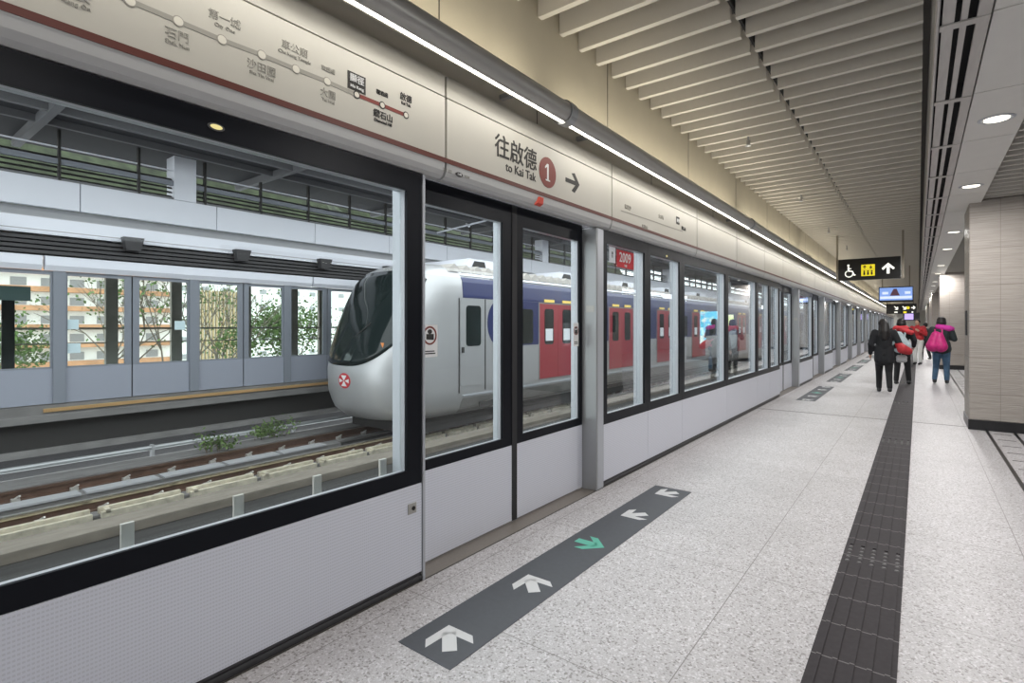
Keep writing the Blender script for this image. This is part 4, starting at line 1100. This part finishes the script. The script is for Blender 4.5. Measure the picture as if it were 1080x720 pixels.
for yb_ in (11.5, 27.5):
    bg_ = MB()
    for dy in (-1.0, 1.0):
        for sx in (-.72, .72): bg_.cyl((XC+sx-.06, yb_+dy, -.58), (XC+sx+.06, yb_+dy, -.58), .42, .42, 24)
    bg_.box(XC+.85, XC+.98, yb_-1.5, yb_+1.5, -.75, -.45); bg_.build('bogie', M['under'], lead)
def mid_car(y0, label):
    r = thing('metro_train_car', (XC, y0+11.5, -1.0), label, 'train car', 'cars of the stationary metro train')
    b_ = MB(); car_end_ring(b_, y0, y0+23.4); b_.build('car_body', M['silver'], r, smooth=False)
    strip_near('blue_band', M['blue'], r, 2.16, 2.66, y0, y0+23.4, .009)
    strip_near('blue_side', M['blue'], r, .96, 2.155, y0, y0+23.4, .006)
    strip_near('cantrail', M['far_white'], r, 2.70, 2.76, y0, y0+23.4, .03, 2)
    strip_near('step_line', M['alu'], r, -.20, -.16, y0, y0+23.4, .02, 1)
    for k in range(5): train_door(y0+2.9+4.36*k, r, True)
    for k in range(4): side_window(y0+5.08+4.36*k, r)
    roof_kit(y0+.3, y0+23, r)
    MB().box(XC-1.2, XC+1.15, y0+.5, y0+23, -.98, -.6).build('underframe', M['under'], r)
mid_car(31.5, 'second car of the blue and silver train with red doors')
mid_car(55.4, 'third and farthest visible car of the blue and silver train')
# leaf clumps standing in for tree reflections in the glass
def weed(x, y, z, n_, sp, label, seed):
    rnd = random.Random(seed); r = thing('reflection_clump', (x, y, z), label, 'reflected greenery')
    lf = MB(); stm = MB()
    for i in range(14):
        p = Vector((x+rnd.uniform(-.1, .1), y+rnd.uniform(-sp*.7, sp*.7), z)); q = p + Vector((rnd.uniform(-.1, .2), rnd.uniform(-.2, .2), rnd.uniform(.15, .42))); stm.cyl(p, q, .006, .003, 5, False)
        for _ in range(n_//14):
            c_ = p.lerp(q, rnd.uniform(.3, 1.1)) + Vector((rnd.gauss(0, .05), rnd.gauss(0, .09), rnd.gauss(0, .04)))
            a = Vector((rnd.uniform(-1, 1), rnd.uniform(-1, 1), rnd.uniform(-.4, 1))).normalized(); b_ = a.orthogonal().normalized(); s_ = rnd.uniform(.02, .05)
            lf.add([c_-a*s_, c_+b_*s_*.5, c_+a*s_, c_-b_*s_*.5], [(0, 1, 2, 3)])
    stm.build('stems', M['bark'], r); tag(lf.build('leaves', M['leaf'], r), kind='stuff')
weed(-11.7, 6.3, -1.05, 420, .6, 'green weed stand-in built as leaves beyond the track before the train nose', 11)
weed(-11.3, 5.0, -1.05, 300, .5, 'smaller green weed stand-in built as leaves left of the train nose', 12)

# ================================================================== PEOPLE
def rotz(p, a): return Vector((p[0]*math.cos(a)-p[1]*math.sin(a), p[0]*math.sin(a)+p[1]*math.cos(a), p[2]))
def organic(name, prims, m, parent, voxel, smooth=3):
    mb = MB()
    for q in prims:
        if q[0] == 'c': mb.cap(q[1], q[2], q[3], q[4])
        elif q[0] == 'e': mb.ell(q[1], q[2], q[3] if len(q) > 3 else None)
        elif q[0] == 'b': mb.box(*q[1])
    ob = mb.build(name, m, parent)
    r = ob.modifiers.new('r', 'REMESH'); r.mode = 'VOXEL'; r.voxel_size = voxel
    s_ = ob.modifiers.new('s', 'SMOOTH'); s_.iterations = smooth; s_.factor = .5
    dg = bpy.context.evaluated_depsgraph_get(); dg.update()
    me = bpy.data.meshes.new_from_object(ob.evaluated_get(dg)); old = ob.data
    ob.modifiers.clear(); ob.data = me; bpy.data.meshes.remove(old); me.materials.clear(); me.materials.append(m)
    for p in me.polygons: p.use_smooth = True
    return ob
def V3(x, y, z): return Vector((x, y, z))
def person(x, y, yaw, hgt, label, pose, cloth, group=None):
    """local frame: +y is the way the figure faces, heights for 1.65 m"""
    r = thing('person', (x, y, 0), label, 'person', group); k = hgt/1.65
    def T(p): return rotz(Vector(p)*k, yaw) + Vector((x, y, .013))
    def c(p0, r0, p1, r1): return ('c', T(p0), r0*k, T(p1), r1*k)
    def e(p, rad, ang=0, tilt=0):
        R = Matrix.Rotation(yaw+ang, 3, 'Z') @ Matrix.Rotation(tilt, 3, 'X')
        return ('e', T(p), (rad[0]*k, rad[1]*k, rad[2]*k), R)
    hips = V3(0, 0, .86); neck = V3(0, .01, 1.40); hd = V3(0, .03, 1.53)
    sh = [V3(-.17, 0, 1.34), V3(.17, 0, 1.34)]
    el, wr = pose['elbow'], pose['wrist']
    kn, an = pose['knee'], pose['ankle']
    ht = pose.get('head_turn', 0)
    b = []
    b += [c(hips, .135, (0, 0, 1.05), .115), c((0, 0, 1.05), .115, (0, 0, 1.25), .135), c((-.09, 0, 1.29), .085, (.09, 0, 1.29), .085), c((0, 0, 1.32), .06, hd-V3(0, .02, .06), .048)]
    b += [e(hd, (.072, .088, .108), ht), e(hd+rotz(V3(0, .045, -.055), ht), (.048, .05, .055), ht)]
    b += [e(hd+rotz(V3(0, .095, -.012), ht), (.012, .02, .024), ht), e(hd+rotz(V3(0, .083, -.052), ht), (.024, .012, .010), ht),
          e(hd+rotz(V3(.074, 0, -.01), ht), (.010, .02, .03), ht), e(hd+rotz(V3(-.074, 0, -.01), ht), (.010, .02, .03), ht),
          e(hd+rotz(V3(.03, .075, .012), ht), (.016, .012, .010), ht), e(hd+rotz(V3(-.03, .075, .012), ht), (.016, .012, .010), ht)]
    for i in (0, 1):
        s_ = sh[i]; E, W_ = Vector(el[i]), Vector(wr[i])
        b += [c(s_, .052, E, .040), c(E, .038, W_, .026)]
        d = (W_-E).normalized(); side = V3(1, 0, 0) if abs(d.x) < .8 else V3(0, 1, 0)
        fw = d.cross(side).normalized(); side = fw.cross(d).normalized()
        palm = W_ + d*.05
        b += [c(W_, .026, palm+d*.03, .028), c(palm+fw*.022, .015, palm+d*.035+fw*.02, .015), c(palm-fw*.022, .015, palm+d*.035-fw*.02, .015)]
        for f, (o_, L) in enumerate(((-.030, .055), (-.011, .068), (.009, .064), (.028, .048))):
            p0 = palm+d*.04+fw*o_; p1 = p0+d*L*.55+fw*o_*.25; p2 = p1+d*L*.4 + side*(.018 if i == 0 else -.018)
            b += [c(p0, .0095, p1, .009), c(p1, .009, p2, .0075)]
        t0 = W_+d*.02+fw*.022; b += [c(t0, .011, t0+fw*.028+d*.028, .010), c(t0+fw*.028+d*.028, .010, t0+fw*.034+d*.055, .008)]
        hp = V3(-.085 if i == 0 else .085, 0, .84)
        b += [c(hp, .088, kn[i], .056), c(kn[i], .054, an[i], .036)]
        a = Vector(an[i]); b += [c(a-V3(0, .03, .03), .034, a+V3(0, .13, -.045), .028)]
    organic('body', b, M['skin'], r, .010*k)
    # trousers
    tr = [c(hips, .145, (0, 0, .98), .13)]
    for i in (0, 1):
        hp = V3(-.085 if i == 0 else .085, 0, .84)
        tr += [c(hp, .102, kn[i], .070), c(kn[i], .068, Vector(an[i])+V3(0, 0, .03), .055)]
    organic('trousers', tr, M[cloth['legs']], r, .014*k)
    for i in (0, 1):
        a = Vector(an[i]); s_ = organic('shoe', [c(a-V3(0, .035, .032), .043, a+V3(0, .14, -.048), .036), c(a-V3(0, .01, 0), .045, a-V3(0, 0, .03), .045)], M['shoe'], r, .010*k, 2)
        if cloth.get('sole'): organic('sole', [c(a-V3(0, .035, .062), .030, a+V3(0, .145, -.072), .026)], M['sole'], s_, .010*k, 1)
    # jacket or coat
    hem = cloth['hem']; fl_ = cloth.get('flare', .02)
    ct = [c((0, 0, 1.05), .15, (0, 0, 1.24), .16), c((-.11, 0, 1.30), .095, (.11, 0, 1.30), .095), c((-.05, 0, .98), .135, (-.05, 0, hem+.12), .128+fl_), c((.05, 0, .98), .135, (.05, 0, hem+.12), .135+fl_), c((0, .02, 1.37), .075, (0, .02, 1.41), .065)]
    for i in (0, 1): ct += [c(sh[i], .078, el[i], .064), c(el[i], .062, Vector(wr[i])-(Vector(wr[i])-Vector(el[i])).normalized()*.02, .048)]
    organic('coat' if hem < .75 else 'jacket', ct, M[cloth['top']], r, .014*k)
    # hair
    hr = [e(hd+rotz(V3(0, -.022, .022), ht), (.090, .092, .108), ht)]
    if cloth['hair'] == 'long': hr += [c(hd+V3(0, -.05, .0), .085, (0, -.10, 1.36), .085), c((0, -.10, 1.36), .085, (0, -.13, 1.22), .06), c(hd+V3(-.05, -.03, -.05), .05, (-.07, -.09, 1.28), .05), c(hd+V3(.05, -.03, -.05), .05, (.07, -.09, 1.28), .05)]
    elif cloth['hair'] == 'bob': hr += [e(hd+V3(0, -.03, -.02), (.105, .10, .105)), e(hd+V3(0, -.02, .05), (.095, .095, .08))]
    organic('hair', hr, M['hair'], r, .012*k)
    return r, T, c, e, k
def ground(kneepose):  return kneepose
walk = dict(elbow=[(-.25, -.03, 1.08), (.25, .03, 1.08)], wrist=[(-.25, .10, .86), (.24, .20, .92)],
            knee=[(-.085, .12, .48), (.085, -.02, .46)], ankle=[(-.085, .14, .078), (.085, -.20, .115)])
# 1: woman in black, nearest
pose = dict(walk); pose['head_turn'] = -.9
pose['elbow'] = [(-.25, -.02, 1.08), (.27, -.06, 1.10)]; pose['wrist'] = [(-.25, .10, .86), (.20, .16, 1.02)]
r, T, c, e, k = person(-.60, 14.35, .12, 1.63, 'person with long black hair in a black coat walking away, holding a red bag', pose, dict(legs='trouser', top='coat', hem=.62, flare=.015, hair='long'))
b = thing('handbag', (-.28, 14.3, .95), 'red padded handbag carried at the side of the person in the black coat', 'bag')
organic('bag_body', [('c', T((.25, -.04, 1.10)), .065, T((.32, -.12, .99)), .105), ('c', T((.32, -.12, .99)), .105, T((.43, -.06, .94)), .08)], M['redcloth'], b, .012)
organic('strap', [('c', T((.25, -.02, 1.12)), .014, T((.18, 0, 1.40)), .012)], M['redcloth'], b, .006)
b2 = thing('handbag', (-.3, 14.3, .8), 'small grey bag hanging below the red handbag', 'bag')
organic('bag_body', [('c', T((.26, -.08, .80)), .055, T((.36, -.06, .80)), .055), ('c', T((.26, -.08, .74)), .055, T((.36, -.06, .74)), .055)], M['mid_grey'], b2, .010)
organic('strap', [('c', T((.31, -.07, .84)), .008, T((.27, -.04, 1.05)), .008)], M['mid_grey'], b2, .005)
# 2: figure behind with red scarf and pale bag
pose = dict(walk); pose['ankle'] = [(-.085, -.12, .085), (.12, .20, .078)]; pose['knee'] = [(-.085, .02, .46), (.10, .16, .47)]
pose['elbow'] = [(-.26, .02, 1.10), (.26, .02, 1.10)]; pose['wrist'] = [(-.20, .22, 1.22), (.22, .20, .95)]
r, T, c, e, k = person(-.34, 16.6, -.15, 1.66, 'person with short black hair, red scarf and dark trousers walking ahead of the long-haired one', pose, dict(legs='trouser', top='coat', hem=.66, flare=.01, hair='bob'))
organic('scarf', [c((-.10, -.05, 1.40), .075, (.10, -.05, 1.40), .075), c((-.12, .05, 1.38), .06, (.12, .05, 1.38), .06), c((.04, -.1, 1.36), .06, (.22, -.10, 1.30), .06)], M['redcloth'], r, .012)
b = thing('backpack', (-.3, 16.4, 1.0), 'pale grey-blue backpack on the person with the red scarf', 'backpack')
organic('bag_body', [c((-.02, -.22, 1.22), .11, (.10, -.24, .95), .15), c((-.06, -.22, 1.15), .10, (.0, -.24, .92), .13)], M['grey_cloth'], b, .014)
organic('shoulder_strap', [c((-.10, -.10, 1.38), .02, (-.10, -.2, 1.15), .02), c((.10, -.10, 1.38), .02, (.10, -.2, 1.15), .02)], M['grey_cloth'], b, .008)
# 4: pink backpack
stand = dict(elbow=[(-.24, -.02, 1.08), (.25, .02, 1.10)], wrist=[(-.19, .16, .98), (.14, .20, 1.12)],
             knee=[(-.10, .03, .46), (.10, .0, .46)], ankle=[(-.13, -.02, .078), (.11, -.06, .078)])
r, T, c, e, k = person(.47, 17.55, -.05, 1.70, 'person in dark jacket and blue jeans with pink scarf, standing beside the stone pillar', stand, dict(legs='jeans', top='green_cloth', hem=.74, flare=.02, hair='bob', sole=1))
organic('scarf', [c((-.06, -.07, 1.41), .065, (.15, -.07, 1.37), .075), c((.0, -.09, 1.39), .06, (.2, -.03, 1.36), .06)], M['pinkscarf'], r, .012)
b = thing('backpack', (.4, 17.3, .9), 'bright magenta backpack worn by the person in blue jeans', 'backpack')
organic('bag_body', [c((-.10, -.20, 1.20), .10, (-.16, -.24, .93), .145), c((-.03, -.20, 1.18), .09, (.0, -.24, .92), .14)], M['pink'], b, .014)
organic('shoulder_strap', [c((-.12, -.12, 1.34), .018, (-.12, -.2, 1.15), .018), c((.02, -.12, 1.34), .018, (.02, -.2, 1.15), .018)], M['pink'], b, .008)
# 3: far figure in red jacket facing the camera
face = dict(elbow=[(-.26, .04, 1.10), (.26, .04, 1.10)], wrist=[(-.12, .22, 1.22), (.16, .24, 1.15)],
            knee=[(-.09, .05, .46), (.09, -.02, .46)], ankle=[(-.09, .02, .078), (.10, -.08, .078)])
person(-.02, 25.5, PI-.3, 1.72, 'distant person in a bright red jacket and white trousers facing the camera', face, dict(legs='white_cloth', top='redcloth', hem=.86, flare=.02, hair='short'))
person(.25, 29, .4, 1.60, 'distant person in dark clothes partly behind the one with the magenta backpack', walk, dict(legs='trouser', top='coat', hem=.7, flare=.02, hair='short'))

# ================================================================== WORLD, CAMERA
w = bpy.data.worlds.new('sky'); bpy.context.scene.world = w; w.use_nodes = True
bg = w.node_tree.nodes['Background']; bg.inputs['Color'].default_value = (.93, .965, 1.0, 1); bg.inputs['Strength'].default_value = 3.2
cam = bpy.data.cameras.new('camera'); co = bpy.data.objects.new('camera', cam); C.objects.link(co)
co.location = (0, 0, H); co.rotation_euler = (PI/2, 0, A); cam.sensor_width = 36; cam.lens = F/1080*36; cam.shift_y = -17/1080; cam.clip_end = 500
bpy.context.scene.camera = co
vs = bpy.context.scene.view_settings; vs.view_transform = 'Standard'; vs.look = 'None'; vs.gamma = 1; vs.use_curve_mapping = False; vs.exposure = 0.14
